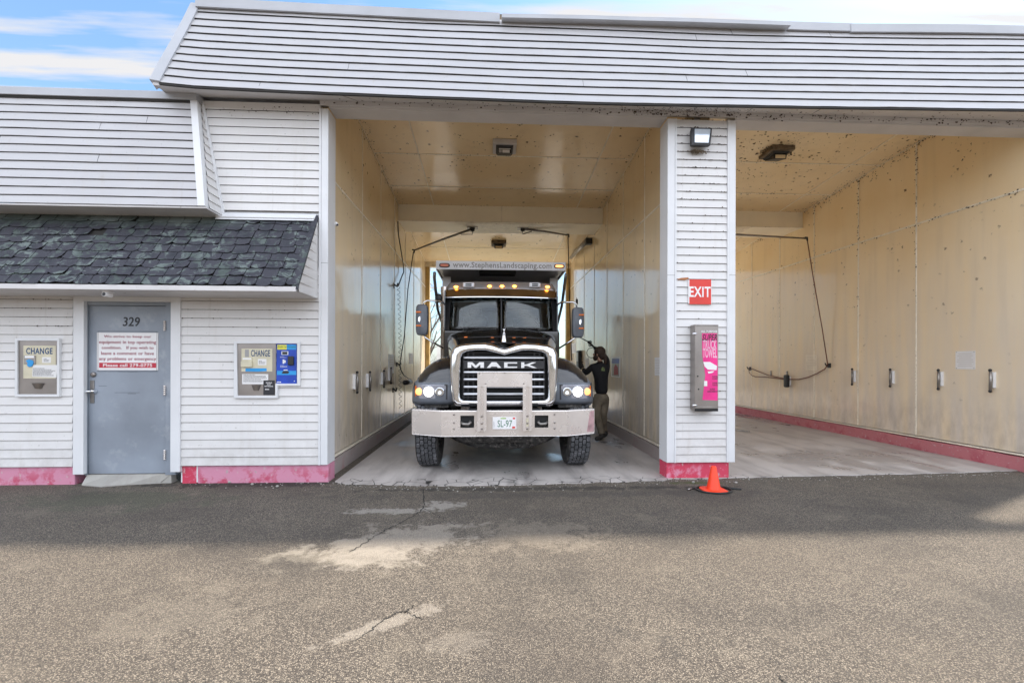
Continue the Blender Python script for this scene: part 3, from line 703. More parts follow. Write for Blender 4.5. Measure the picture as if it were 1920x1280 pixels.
# --- shingled awning over the office door
AO = -.57; az0 = wY(300, 535, AO).z; az1 = wY(500, 410, 0).z; axR = wY(597, 405, 0).x; axB = wY(556, 538, AO).x
aw = MB(); aw.box(-9, axB+.0, AO-.02, .0, az0-.055, az0-.0); 
awn = aw.build('awning_soffit', 'soffit', B, bevel=.004)
awn.name = 'awning'
g = MB(); g.hexa([(-9, AO+.02, az0), (axB, AO+.02, az0), (axR, 0, az0), (-9, 0, az0), (-9, AO+.02, az0+.01), (axB, AO+.02, az0+.01), (axR, -.005, az1-.01), (-9, -.005, az1-.01)])
g.build('awning_deck', 'gap_and_shade', awn)
SL = math.hypot(az1-az0, -AO); sv = Vector((0, -AO, az1-az0)).normalized(); sn = Vector((0, -(az1-az0), -AO)).normalized(); NR = 9
g = MB(); r3 = random.Random(21)
for i in range(NR):
    s0 = i*SL/NR; ex = SL/NR; x = -6.9-(i % 2)*.11
    xe = lerp(axB, axR, (i+.3)/NR)+.01
    while x < xe:
        w = .175*r3.uniform(.9, 1.1); w2 = min(w-.008, xe-x)
        if w2 < .03: break
        lift = abs(r3.gauss(0, .006))+.008; cr = r3.gauss(0, .006); drop = r3.gauss(0, .006); cur = abs(r3.gauss(0, .007))
        o = Vector((x, AO-.012, az0+.008))
        th = .007
        if r3.random() < .012 and i not in (0, NR-1): x += w; continue
        # tab: a 5 x 2 grid with curled lower corners
        n = 4; vs = []
        for k in range(n+1):
            t = k/n; e = (2*t-1)**2; xx = x+w2*t
            base = o*0+Vector((xx, AO-.012, az0+.008))
            rag = r3.gauss(0, .0035)+(.02*(e if e > .9 else 0)*r3.choice([0, .6, 1]))
            p0 = base+sv*(s0+drop+rag)+sn*(lift+cur*(e if (2*t-1)*cr > 0 else .3*e))
            pm = base+sv*(s0+ex*.45)+sn*(lift*.7)
            p1 = base+sv*(s0+ex*1.12)+sn*.001
            vs += [p0, pm, p1, p0-sn*th, p1-sn*th]
        fs = []
        for k in range(n):
            a = 5*k; b = a+5
            fs += [(a, b, b+1, a+1), (a+1, b+1, b+2, a+2), (a+3, a+4, b+4, b+3), (a, a+3, b+3, b)]
        fs += [(0, 1, 2, 4, 3), (5*n, 5*n+3, 5*n+4, 5*n+2, 5*n+1)]
        g.add(vs, fs); x += w
g.build('shingles', 'shingle', awn)
g = MB(); xa = wY(411, 405, 0).x; g.box(xa, axR-.02, -.075, -.014, az1-.012, az1+.0); g.hexa([(xa, -.08, az1-.04), (axR-.03, -.08, az1-.04), (axR-.02, -.014, az1+.01), (xa, -.014, az1+.01), (xa, -.078, az1-.035), (axR-.03, -.078, az1-.035), (axR-.02, -.014, az1+.06), (xa, -.014, az1+.06)]); g.build('flashing', 'trim', awn)
# awning end: triangular siding
xg0, xg1 = axB+.01, axR; g = MB()
zb_ = az0-.05; n = 9
for i in range(n):
    z0_, z1_ = lerp(zb_, az1, i/n), lerp(zb_, az1, (i+1)/n)
    def yf(z): return lerp(AO+.0, -.03, max(0, (z-az0)/(az1-az0)))
    def xf(z): return lerp(xg0, xg1, max(0, (z-az0)/(az1-az0)))
    for (s_) in (0,):
        a = Vector((xf(z0_)+.014, yf(z0_), z0_)); b = Vector((axR+.0, -.002, z0_)); c = Vector((axR, -.002, z1_)); d = Vector((xf(z1_)+.002, yf(z1_), z1_))
        g.add([a, b, c, d, a-Vector((.014, 0, 0))], [(0, 1, 2, 3), (0, 4, 1)])
g.build('end_siding', 'siding', awn)
g = MB(); g.hexa([(xg0-.05, AO-.02, az0-.03), (xg0+.016, AO-.02, az0-.03), (xg1+.01, -.03, az1-.01), (xg1-.05, -.03, az1-.01), (xg0-.05, AO-.01, az0+.045), (xg0+.016, AO-.01, az0+.045), (xg1+.01, -.02, az1+.045), (xg1-.05, -.02, az1+.045)]); g.build('rake_edge', 'shingle', awn)
g = MB(); g.tube([wY(205, 547, -.35), wY(236, 549.5, -.35)], .003, 5); g.build('loose_wire', 'hose', awn)
# --- door
DY = .05
def rect(px0, py0, px1, py1, Y):
    a = wY(px0, py1, Y); b = wY(px1, py0, Y); return a.x, b.x, a.z, b.z
trx0, trx1, trz0, trz1 = rect(137.5, 548, 339, 893, -.02)
ox0, ox1, oz0, oz1 = rect(157.5, 566, 321, 891, -.02)
dr = thing('door', ((ox0+ox1)/2, 0, .0), '', 'x'); del dr['category']; del dr['label']; dr.parent = B; dr.location = Vector(((ox0+ox1)/2, 0, 0))-B.location
def drl(v): return v
def bld(mb, name, m, parent, **k): return mb.build(name, m, parent, **k)
g = MB(); g.box(trx0, ox0, -.03, .02, .115, trz1); g.box(ox1, trx1, -.03, .02, .135, trz1); g.box(ox0, ox1, -.03, .02, oz1, trz1); g.build('door_casing', 'trim', dr, bevel=.003)
lx0, lx1, lz0, lz1 = rect(166, 574, 313, 891, DY)
g = MB(); g.box(ox0-.03, lx0-.004, .021, .14, .09, oz1+.03); g.box(lx1+.004, ox1+.03, .021, .14, .09, oz1+.03); g.box(lx0-.004, lx1+.004, .021, .14, lz1+.004, oz1+.03); g.build('door_frame', 'door', dr, bevel=.003)
g = MB(); g.box(lx0, lx1, DY, DY+.045, .105, lz1); leaf = g.build('door_leaf', 'door', dr, bevel=.002)
g = MB(); g.box(lx0-.02, lx1+.02, .096, .15, .0, lz1+.02); g.build('door_backing', 'dark', dr)
g = MB()
for (a, b, c, e) in [(195, 694.5, 230, 696), (222, 695, 258, 696.5), (185, 722, 200, 723.5), (215, 733, 262, 736), (240, 737, 255, 738)]:
    g = MB(); r_ = rect(a, b, c, e, DY); g.box(r_[0], r_[1], DY-.0012, DY, r_[2], r_[2]+.003); g.build('scratch', 'ink', leaf)
for py in (611, 731, 851):
    x_, x2_, z_, z2_ = rect(310.5, py+9.5, 315.5, py-9.5, DY); g = MB(); c = Vector(((x_+x2_)/2, .012, 0)); 
    for k in range(5): g.lathe([(.014, z2_+(z_-z2_)*k/5+.001), (.0105, z2_+(z_-z2_)*(k+1)/5-.001)], (c.x, c.y, 0), 'z', 10)
    g.build('hinge', 'alu', dr)
q = wY(176, 702, DY); g = MB(); g.lathe([(.030, 0), (.031, -.012), (.024, -.022), (.012, -.024)], (q.x, DY, q.z), 'y', 20); g.build('deadbolt', 'steel', leaf)
q = wY(178, 733, DY); g = MB(); g.lathe([(.032, 0), (.033, -.01), (.02, -.03), (.016, -.055)], (q.x, DY, q.z), 'y', 20); g.tube([(q.x, DY-.055, q.z), (q.x-.02, DY-.06, q.z), (q.x-.10, DY-.058, q.z-.004)], [.014, .013, .010], 10); g.build('door_handle', 'chrome', leaf)
x_, x2_, z_, z2_ = rect(163, 756, 170.5, 713, -.0); g = MB(); g.box(x_, x2_, -.002+DY-.008, DY, min(z_, z2_), max(z_, z2_)); g.build('latch_guard', 'steel_dull', dr, bevel=.003)
# door number
a = wY(230.5, 611.5, DY); b = wY(262.5, 594.5, DY)
text('329', (a.x, a.z), (b.x, b.z), FX((0, DY, 0)), .004, 'ink', leaf, 'door_number', bold=.02, shear=.12)
# sloped step
g = MB(); P = [(153, 907), (150, 909), (190, 911), (250, 906), (300, 905), (330, 900), (322, 893), (165, 893)]
tp = [wY(x, 893 if i > 5 else y, 0) for i, (x, y) in enumerate(P)]
w = [wZ(153, 908), wZ(190, 911), wZ(240, 907), wZ(300, 904), wZ(333, 899)]
base = [Vector((p.x, p.y, -.03)) for p in w]; back = [Vector((p.x, .03, .098)) for p in w]
for i in range(4): g.add([base[i], base[i+1], Vector((base[i+1].x, base[i+1].y, .0)), Vector((base[i].x, base[i].y, .0)), back[i+1], back[i]], [(0, 1, 2, 3), (3, 2, 4, 5)])
g.box(back[0].x, back[-1].x, .031, .12, -.02, .098)
g.build('doorstep', 'step', B)
# ================================================================== BAY INTERIORS
BY = 8.9                     # rear openings
def ceilz(Y): return 5.42-.085*Y
def wallface(name, X, side, y0=RV, curbm='curb', cl=True):
    """one inner wall: panel sheet with battens on its seams, ledge and curb. side=+1: room lies at +x of the wall"""
    s = side
    g = MB(); t = .12
    g.hexa([(X-s*t if s > 0 else X, y0, .235), (X if s > 0 else X+t, y0, .235), (X if s > 0 else X+t, BY, .235), (X-t if s > 0 else X, BY, .235),
            (X-s*t if s > 0 else X, y0, ceilz(y0)+.1), (X if s > 0 else X+t, y0, ceilz(y0)+.1), (X if s > 0 else X+t, BY, ceilz(BY)+.1), (X-t if s > 0 else X, BY, ceilz(BY)+.1)])
    w = g.build(name, 'cream', B)
    k = 0; y = 1.8
    rr = random.Random(int(X*100))
    while y < BY-.2:
        g = MB(); zc = ceilz(y); pts = []
        wob = rr.uniform(-.006, .006)
        for z in [.24, 1.2, 2.2, 3.1, 3.87, 4.6, zc-.0]:
            pts.append((z, wob*math.sin(z)))
        g.loft([[Vector((X+s*.001, y-.016+o, z)), Vector((X+s*.007, y-.011+o, z)), Vector((X+s*.007, y+.011+o, z)), Vector((X+s*.001, y+.016+o, z))] for z, o in pts])
        if y > y0: g.build('seam_strip', 'batten', w)
        y += 1.22
    g = MB(); n = 12
    g.loft([[Vector((X+s*.001, lerp(y0, BY, k/n), 3.855+o)), Vector((X+s*.009, lerp(y0, BY, k/n), 3.86+o)), Vector((X+s*.009, lerp(y0, BY, k/n), 3.885+o)), Vector((X+s*.001, lerp(y0, BY, k/n), 3.89+o))] for k in range(n+1) for o in (rr.uniform(-.002, .002),)])
    g.build('seam_strip', 'batten', w)
    # corner bead at the ceiling
    g = MB(); g.tube([(X+s*.004, y0, ceilz(y0)-.004), (X+s*.004, BY, ceilz(BY)-.004)], .007, 5); g.build('ceiling_bead', 'batten', w)
    g = MB(); xa, xb = (X-.1, X+.055) if s > 0 else (X-.055, X+.1); n = 26
    zt = .185
    rings = []
    for k in range(n+1):
        yy = lerp(y0-.01, BY, k/n); j = rr.uniform(-.006, .006)
        rings.append([Vector((xa, yy, -.05)), Vector((xb, yy, -.05)), Vector((xb+j*.5, yy, zt+j)), Vector((xa, yy, zt+j))])
    g.loft(rings); g.build('curb', curbm, B)
    if cl:
        g = MB(); g.box(X-.02 if s > 0 else X-.035, X+.035 if s > 0 else X+.02, y0, BY, .20, .222); g.build('base_rail', 'batten', w, bevel=.004)
    return w
wallface('bay_wall', XL, 1, curbm='curb_dark'); wallface('bay_wall', XR, -1, curbm='curb_dark')
wallface('bay_wall', XP, 1, curbm='curb'); wallface('bay_wall', XQ, -1, y0=.03, curbm='curb', cl=True)
def ceiling(xa, xb):
    g = MB(); g.hexa([(xa, RV, ceilz(RV)), (xb, RV, ceilz(RV)), (xb, BY, ceilz(BY)), (xa, BY, ceilz(BY)), (xa, RV, ceilz(RV)+.08), (xb, RV, ceilz(RV)+.08), (xb, BY, ceilz(BY)+.08), (xa, BY, ceilz(BY)+.08)])
    c = g.build('ceiling', 'cream', B)
    def cp(x, y, o): return Vector((x, y, ceilz(y)-o))
    for y in (1.3, 2.52, 3.74, 6.2, 7.42):
        g = MB(); g.hexa([cp(xa, y-.012, .006), cp(xb, y-.012, .006), cp(xb, y+.012, .006), cp(xa, y+.012, .006), cp(xa, y-.012, -.01), cp(xb, y-.012, -.01), cp(xb, y+.012, -.01), cp(xa, y+.012, -.01)]); g.build('seam_strip', 'batten', c)
    for x in (lerp(xa, xb, .17), lerp(xa, xb, .87)):
        g = MB(); g.hexa([cp(x-.012, RV, .0065), cp(x+.012, RV, .0065), cp(x+.012, BY, .0065), cp(x-.012, BY, .0065), cp(x-.012, RV, -.01), cp(x+.012, RV, -.01), cp(x+.012, BY, -.01), cp(x-.012, BY, -.01)]); g.build('seam_strip', 'batten', c)
    return c
ceiling(XL, XR); ceiling(XP, XQ)
BM0, BM1, BMZ = 4.62, 5.5, 4.66
for xa, xb in ((XL, XR), (XP, XQ)):
    g = MB(); g.box(xa+.002, xb-.002, BM0, BM1, BMZ, ceilz(BM0)+.03); bm_ = g.build('ceiling_beam', 'beam_paint', B, bevel=.004)
    g = MB(); xm = (xa+xb)/2; g.box(xm-.012, xm+.012, BM0-.005, BM0, BMZ, ceilz(BM0)); g.box(xa+.002, xb-.002, BM0-.006, BM0+.02, BMZ-.005, BMZ+.012); g.build('seam_strip', 'batten', bm_)
    g = MB(); xm2 = (xa+xb)/2+.08
    g.box(xm2-.9, xm2+.9, BM0+.08, BM1-.05, BMZ-.008, BMZ-.001); g.build('mounting_plate', 'batten', bm_)
# rear opening frames
for xa, xb in ((XL, XR), (XP, XQ)):
    for (a, b, c, d) in ((xa, xa+.13, .0, 4.519), (xb-.13, xb, .0, 4.519)):
        g = MB(); g.box(a, b, BY-.06, BY+.14, c, d); g.build('rear_jamb', 'jamb', B)
    g = MB(); g.box(xa, xb, BY-.06, BY+.14, 4.52, 5.0); g.build('rear_header', 'batten', B)
g = MB(); g.box(XQ+.122, XQ+.3, RV+.01, BY, 0, 5.6); g.build('end_wall', 'siding', B)
g = MB(); g.box(XL-.5, XL-.122, .2, BY, 0, 5.6); g.build('inner_wall', 'trim', B)
g = MB(); g.box(XR+.122, XP-.122, RV+.01, BY+.1, 0, 5.6); g.build('dividing_wall', 'siding', B)
# ================================================================== FITTINGS ON THE BUILDING
def base(x, y, z): return (x, y, z)
# door notice
x0, x1, z0, z1 = rect(182, 694, 296.5, 623, DY-.004)
t = thing('door_notice', ((x0+x1)/2, DY, z0), 'white notice with maroon lettering fixed to the blue-grey door, below the number 329', 'sign')
g = MB(); g.box(x0, x1, DY-.006, DY-.001, z0, z1); g.build('board', 'white', t, bevel=.002)
g = MB(); m_ = .012
Fr = FX((0, DY-.006, 0))
for (a, b, c, d) in ((x0+m_, x1-m_, z0+m_, z0+m_+.003), (x0+m_, x1-m_, z1-m_-.003, z1-m_), (x0+m_, x0+m_+.003, z0+m_+.003, z1-m_-.003), (x1-m_-.003, x1-m_, z0+m_+.003, z1-m_-.003)): g.box(a, b, DY-.0075, DY-.006, c, d)
g.build('border_line', 'ink', t)
def crop5(cx, cy): return 20+cx*310/1804, 540+cy*220/1280
lines = [('We strive to keep our', 1018, 1535, 515, 548), ('equipment in top operating', 966, 1588, 574, 616), ('condition.   If you wish to', 994, 1560, 634, 674), ('leave a comment or have', 988, 1563, 694, 727), ('any problems or emergency', 965, 1588, 754, 796)]
for tx, ca, cb, cy0, cy1 in lines:
    a = wY(*crop5(ca, cy1), DY-.006); b = wY(*crop5(cb, cy0), DY-.006)
    text(tx, (a.x, a.z), (b.x, b.z), Fr, .0015, 'maroon', t, bold=.028)
a = wY(*crop5(966, 868), DY-.006); b = wY(*crop5(1588, 815), DY-.006)
g = MB(); g.box(a.x, b.x, DY-.0078, DY-.0061, a.z, b.z); g.build('red_band', 'crimson', t)
a = wY(*crop5(1010, 858), DY-.006); b = wY(*crop5(1545, 824), DY-.006)
text('Please call 279-0775', (a.x, a.z), (b.x, b.z), FX((0, DY-.0078, 0)), .0012, 'white', t, bold=.035)
def line_rows(mb, x0, x1, z0, z1, n, Y, seed=1, th=.4):
    r = random.Random(seed); h = (z1-z0)/n
    for i in range(n):
        z = z1-(i+.5)*h; x = x0; xe = x0+(x1-x0)*(r.uniform(.75, 1) if i else .5)
        while x < xe:
            w = r.uniform(.006, .018); mb.box(x, min(x+w, xe), Y-.0008, Y, z-h*th*.5, z+h*th*.5); x += w+.004
# change machines
def cr5(x0, y0, x1, y1, Y): 
    a = wY(*crop5(x0, y1), Y); b = wY(*crop5(x1, y0), Y); return a.x, b.x, a.z, b.z
def crop6(cx, cy): return 430+cx*140/1378, 630+cy*130/1280
def cr6(x0, y0, x1, y1, Y):
    a = wY(*crop6(x0, y1), Y); b = wY(*crop6(x1, y0), Y); return a.x, b.x, a.z, b.z
def bx(mb, r, ya, yb): mb.box(r[0], r[1], ya, yb, r[2], r[3]); return mb
YS = -.020
r_ = cr5(62, 550, 548, 1185, YS)
t = thing('change_machine', ((r_[0]+r_[1])/2, 0, r_[2]), 'stainless change machine in white frame left of the door, blue tape over its slot', 'change machine', 'change machines set in the siding')
i_ = cr5(90, 577, 522, 1157, YS)
g = MB(); g.ring([(r_[0], YS-.02, r_[2]), (r_[1], YS-.02, r_[2]), (r_[1], YS-.02, r_[3]), (r_[0], YS-.02, r_[3])], [(i_[0], YS-.02, i_[2]), (i_[1], YS-.02, i_[2]), (i_[1], YS-.02, i_[3]), (i_[0], YS-.02, i_[3])], (0, .035, 0)); g.build('frame', 'trim', t, bevel=.003)
g = MB(); bx(g, i_, YS-.004, YS+.02); fp = g.build('face_plate', 'steel', t)
YF = YS-.004
g = MB(); bx(g, cr5(140, 628, 495, 985, YF), YF-.003, YF); lb = g.build('label_plate', 'cream_label', t, bevel=.001)
a = wY(*crop5(172, 720), YF); b = wY(*crop5(460, 652), YF); text('CHANGE', (a.x, a.z), (b.x, b.z), FX((0, YF-.003, 0)), .001, 'navy', t, bold=.06)
g = MB(); bx(g, cr5(152, 735, 280, 830, YF), YF-.012, YF-.003); g.build('bill_slot', 'steel_dull', t, bevel=.003)
g = MB(); r = cr5(165, 738, 265, 762, YF); g.box(r[0], r[1], YF-.013, YF-.012, r[2], r[3]); g.build('slot_label', 'white', t)
g = MB(); P = [crop5(*p) for p in [(165, 790), (200, 775), (245, 790), (250, 815), (235, 850), (200, 862), (178, 845), (183, 815)]]; g.prism([wY(x, y, YF-.014) for x, y in P], (0, .0015, 0)); g.build('blue_tape', 'ltblue', t)
g = MB(); bx(g, cr5(348, 752, 442, 815, YF), YF-.0045, YF-.003); g.build('sticker', 'paper', t)
g = MB(); r = cr5(365, 765, 430, 805, YF); line_rows(g, r[0], r[1], r[2], r[3], 3, YF-.0046, 3); g.build('print_lines', 'ink', t)
g = MB(); P = [crop5(*p) for p in [(240, 838), (512, 838), (498, 975), (235, 965)]]; g.prism([wY(x, y, YF-.006) for x, y in P], (0, .002, 0)); g.build('paper_note', 'paper', t)
g = MB(); r = cr5(248, 870, 500, 958, YF); line_rows(g, r[0], r[1], r[2], r[3], 7, YF-.0062, 4); g.build('print_lines', 'ink', t)
def cup(x0, x1, y0, y1, cf, Y, parent):
    g = MB(); a = wY(*cf(x0, y0), Y); b = wY(*cf(x1, y0), Y); z1 = wY(*cf(x0, y1), Y).z; xm = (a.x+b.x)/2; w = (b.x-a.x)/2; n = 8
    top = [Vector((xm-w*math.cos(PI*k/n), Y-.035*math.sin(PI*k/n), a.z)) for k in range(n+1)]
    low = [Vector((xm-w*.55*math.cos(PI*k/n), Y-.018*math.sin(PI*k/n), z1)) for k in range(n+1)]
    g.loft([top, low], close=False); g.add(low, [tuple(range(n+1))]); g.cm = 1
    g.add([Vector((a.x, Y-.0012, a.z)), Vector((b.x, Y-.0012, b.z)), low[-1]+Vector((0, -.0012, 0)), low[0]+Vector((0, -.0012, 0))], [(0, 1, 2, 3)]); g.cm = 0
    return g.build('coin_cup', ['steel', 'dark'], parent, smooth=60)
cup(235, 370, 1035, 1096, crop5, YF, t)
# right change machine with card unit
P = [(78, 100), (1300, 100), (1300, 918), (888, 918), (888, 1145), (78, 1145)]; I = [(135, 138), (1248, 138), (1248, 876), (846, 876), (846, 1098), (148, 1098)]
r_ = cr6(78, 100, 1300, 1145, YS)
t = thing('change_machine', ((r_[0]+r_[1])/2, 0, r_[2]), 'change machine with blue credit card unit, in an L-shaped white frame right of the door', 'change machine', 'change machines set in the siding')
g = MB(); g.ring([wY(*crop6(*p), YS-.02) for p in P], [wY(*crop6(*p), YS-.02) for p in I], (0, .035, 0)); g.build('frame', 'trim', t, bevel=.003)
g = MB(); bx(g, cr6(148, 138, 862, 1098, YS), YS-.004, YS+.02); g.build('face_plate', 'steel', t)
g = MB(); bx(g, cr6(872, 142, 1244, 876, YS), YS-.004, YS+.02); cu_ = g.build('card_panel', 'blue', t)
g = MB(); bx(g, cr6(225, 232, 795, 652, YF), YF-.003, YF); g.build('label_plate', 'cream_label', t, bevel=.001)
a = wY(*crop6(402, 375), YF); b = wY(*crop6(755, 255), YF); text('CHANGE', (a.x, a.z), (b.x, b.z), FX((0, YF-.003, 0)), .001, 'navy', t, bold=.045)
g = MB(); bx(g, cr6(232, 395, 435, 465, YF), YF-.010, YF-.003); bx(g, cr6(232, 465, 432, 570, YF), YF-.028, YF-.003); g.build('bill_acceptor', 'cream_label', t, bevel=.004)
g = MB(); bx(g, cr6(255, 402, 412, 432, YF), YF-.0115, YF-.0101); g.build('slot_label', 'white', t)
g = MB(); bx(g, cr6(290, 248, 365, 385, YF), YF-.004, YF-.003); g.build('print_lines', 'greyink', t)
g = MB(); bx(g, cr6(530, 422, 688, 535, YF), YF-.0045, YF-.003); g.build('sticker', 'paper', t)
g = MB(); r = cr6(550, 450, 665, 515, YF); line_rows(g, r[0], r[1], r[2], r[3], 3, YF-.0046, 5); g.build('print_lines', 'ink', t)
g = MB(); g.prism([wY(*crop6(*p), YF-.005) for p in [(300, 592), (685, 592), (690, 645), (520, 655), (295, 650)]], (0, .0015, 0)); g.build('blue_tape', 'ltblue', t)
g = MB(); bx(g, cr6(238, 700, 718, 885, YF), YF-.002, YF-.0005); g.build('paper_note', 'paper', t)
g = MB(); r = cr6(262, 705, 695, 850, YF); line_rows(g, r[0], r[1], r[2], r[3], 7, YF-.0021, 6); g.build('print_lines', 'ink', t)
cup(410, 585, 900, 1000, crop6, YF, t)
g = MB(); bx(g, cr6(630, 815, 840, 1085, YF), YF-.0035, YF-.0021); g.build('black_sticker', 'ink', t)
for tx, y0, y1, xa, xb in [('MOBILE', 848, 870, 680, 790), ('BOAT', 880, 903, 700, 772), ('DETAILING', 912, 935, 655, 810), ('203-528-7545', 970, 992, 665, 808)]:
    if tx[0] == '2': 
        g = MB(); r = cr6(xa, y0, xb, y1, YF); line_rows(g, r[0], r[1], r[2], r[3], 1, YF-.0036, 9, .8); g.build('print_lines', 'white', t); continue
    a = wY(*crop6(xa, y1), YF); b = wY(*crop6(xb, y0), YF); text(tx, (a.x, a.z), (b.x, b.z), FX((0, YF-.0035, 0)), .0008, 'white', t, bold=.03)
g = MB(); bx(g, cr6(885, 160, 1060, 248, YF), YF-.0015, YF-.0001); g.build('yellow_strip', 'yellow', t)
g = MB(); bx(g, cr6(1060, 160, 1238, 248, YF), YF-.0015, YF-.0001); g.build('cyan_strip', 'ltblue', t)
a = wY(*crop6(895, 220), YF); b = wY(*crop6(1230, 182), YF); text('Credit Card Accepted', (a.x, a.z), (b.x, b.z), FX((0, YF-.0015, 0)), .0008, 'green', t, bold=.02, shear=.2)
g = MB(); bx(g, cr6(965, 280, 1088, 345, YF), YF-.003, YF-.0001); g.build('display_bezel', 'silver', t)
g = MB(); bx(g, cr6(978, 288, 1075, 338, YF), YF-.0038, YF-.003); g.build('display', 'hose', t)
g = MB(); bx(g, cr6(1090, 370, 1195, 535, YF), YF-.022, YF); g.build('card_reader', 'black_plastic', t, bevel=.006)
g = MB(); bx(g, cr6(985, 430, 1015, 508, YF), YF-.0015, YF-.0001); bx(g, cr6(1015, 445, 1040, 492, YF), YF-.0015, YF-.0001); g.build('card_icon', 'white', t)
g = MB(); bx(g, cr6(880, 640, 1238, 715, YF), YF-.0012, YF-.0001); g.build('pale_band', 'ltblue', t)
g = MB(); P = [crop6(*p) for p in [(965, 690), (990, 645), (1070, 640), (1105, 660), (1085, 690)]]; g.prism([wY(x, y, YF-.0035) for x, y in P], (0, .002, 0)); g.build('receipt_slot', 'black_plastic', t)
g = MB(); bx(g, cr6(1003, 618, 1075, 634, YF), YF-.0025, YF-.0012); r = cr6(940, 375, 1070, 400, YF); line_rows(g, *r, 2, YF-.0002, 3); r = cr6(940, 535, 1080, 578, YF); line_rows(g, *r, 3, YF-.0002, 3); r = cr6(880, 835, 1030, 862, YF); line_rows(g, *r, 1, YF-.0002, 12, .7); g.build('print_lines', 'white', t)
q = wY(*crop6(1200, 830), YF); g = MB(); g.lathe([(.0028*2.2, 0), (.0028*2.2, -.001)], (q.x, YF, q.z), 'y', 14); g.build('round_emblem', 'white', t)
# EXIT sign
x0, x1, z0, z1 = rect(1290.5, 569.5, 1334, 525.5, -.02)
t = thing('exit_sign', ((x0+x1)/2, 0, z0), 'square red EXIT sign with white letters on the siding pillar', 'sign')
g = MB(); g.box(x0, x1, -.026, -.018, z0, z1); g.build('backplate', 'white', t, bevel=.001)
g = MB(); g.box(x0+.012, x1-.008, -.0275, -.0255, z0+.012, z1-.008); g.build('red_face', 'signred', t)
a = wY(1292.5, 556.5, -.0275); b = wY(1332.5, 537.5, -.0275); text('EXIT', (a.x, a.z), (b.x, b.z), FX((0, -.0275, 0)), .0012, 'white', t, bold=.045)
g = MB()
for sx in (x0+.018, x1-.014):
    for sz in (z0+.018, z1-.014): g.lathe([(.004, 0), (.003, -.002)], (sx, -.0275, sz), 'y', 8)
g.build('screw', 'steel_dull', t)
# broken corner of siding with exposed orange board
t = thing('exposed_board', tuple(wY(1281, 523, -.015)), 'sliver of orange brown board exposed where siding broke, just above the red EXIT sign', 'board')
g = MB(); P = [(1269, 523.5), (1277, 521), (1290, 520), (1292, 522), (1285, 525), (1275, 524.5)]; g.prism([wY(x, y, -.0185) for x, y in P], (0, .003, 0)); g.build('board_sliver', mat('raw_orange_board', (.42, .17, .07), .8), t)
# towel dispenser
def crd(cx, cy): return 1270+cx*130/594, 500+cy*280/1280
DD = -.15
t = thing('towel_dispenser', tuple(wY(1320, 769, -.07)), 'tall stainless vending box with pink truck towel label, on the pillar below the EXIT sign', 'dispenser')
f0, f1 = wY(*crd(148, 1230), DD), wY(*crd(353, 495), DD)
g = MB(); g.box(f0.x, f1.x, DD, -.02, f0.z, f1.z); g.build('case', 'steel', t, bevel=.006)
g = MB(); g.box(f0.x+.004, f1.x-.004, DD-.004, DD+.01, f0.z-.012, f0.z+.022); g.build('delivery_slot', 'dark', t)
Fd = FX((0, DD-.002, 0))
g = MB(); g.box(f0.x+.006, f1.x-.003, DD-.005, DD, f0.z+.03, f0.z+.048); g.box(f0.x+.006, f1.x-.003, DD-.005, DD, f1.z-.02, f1.z-.005); g.build('door_lip', 'steel_dull', t, bevel=.002)
g = MB()
P = [crd(*p) for p in [(212, 570), (340, 570), (345, 800), (345, 1145), (215, 1140), (240, 930), (215, 760)]]
g.prism([wY(x, y, DD-.002) for x, y in P], (0, .0018, 0)); g.build('pink_label', 'magenta', t)
for tx, xa, xb, ya, yb, m_, bo, sh in [('ALL PURPOSE', 203, 342, 546, 563, 'white', .04, 0), ('SUPER', 212, 340, 578, 632, 'ink', .05, .25), ('TRUCK', 218, 334, 628, 705, 'ltpink', .05, .1), ('TOWEL', 218, 338, 700, 780, 'ltpink', .05, .1), ('SUPER\nCORD', 298, 345, 935, 965, 'ink', .02, 0), ('SUPER\nTHICK', 298, 345, 990, 1020, 'ink', .02, 0), ('SUPER\nABSORBENT', 255, 345, 1042, 1075, 'ink', .02, 0)]:
    a = wY(*crd(xa, yb), DD); b = wY(*crd(xb, ya), DD)
    text(tx, (a.x, a.z), (b.x, b.z), Fd, .0012, m_, t, bold=bo, shear=sh)
g = MB(); P = [crd(*p) for p in [(222, 815), (280, 815), (340, 850), (335, 885), (262, 880), (235, 855)]]; g.prism([wY(x, y, DD-.0035) for x, y in P], (0, .0015, 0)); P = [crd(*p) for p in [(260, 898), (318, 893), (300, 908), (268, 915)]]; g.prism([wY(x, y, DD-.0035) for x, y in P], (0, .0015, 0)); g.build('towel_picture', 'white', t)
g = MB(); bx(g, (lambda a, b: (a.x, b.x, a.z, b.z))(wY(*crd(228, 1022), DD), wY(*crd(255, 978), DD)), DD-.004, DD-.002); g.build('price_sticker', 'paper', t)
for cy in (575, 1187):
    q = wY(*crd(152, cy), DD); g = MB(); g.tube([(q.x-.035, DD-.004, q.z+.004), (q.x-.01, DD-.012, q.z), (q.x+.018, DD-.014, q.z+.002)], [.012, .014, .007], 8); g.build('hasp', 'chrome', t)
g = MB()
for cx, cy in [(175, 937), (182, 1048)]:
    q = wY(*crd(cx, cy), DD); g.lathe([(.010, 0), (.007, -.004)], (q.x, DD-.001, q.z), 'y', 10)
g.build('coin_hole', 'dark', t)
g = MB()
for cx, cy in [(155, 690), (158, 850), (160, 1010), (245, 508), (337, 508), (250, 1192), (337, 1192), (245, 545)]:
    q = wY(*crd(cx, cy), DD); g.ball((q.x, DD-.004, q.z), .0045, 1, .6, 1, 8, 5)
g.build('rivet', 'steel', t)
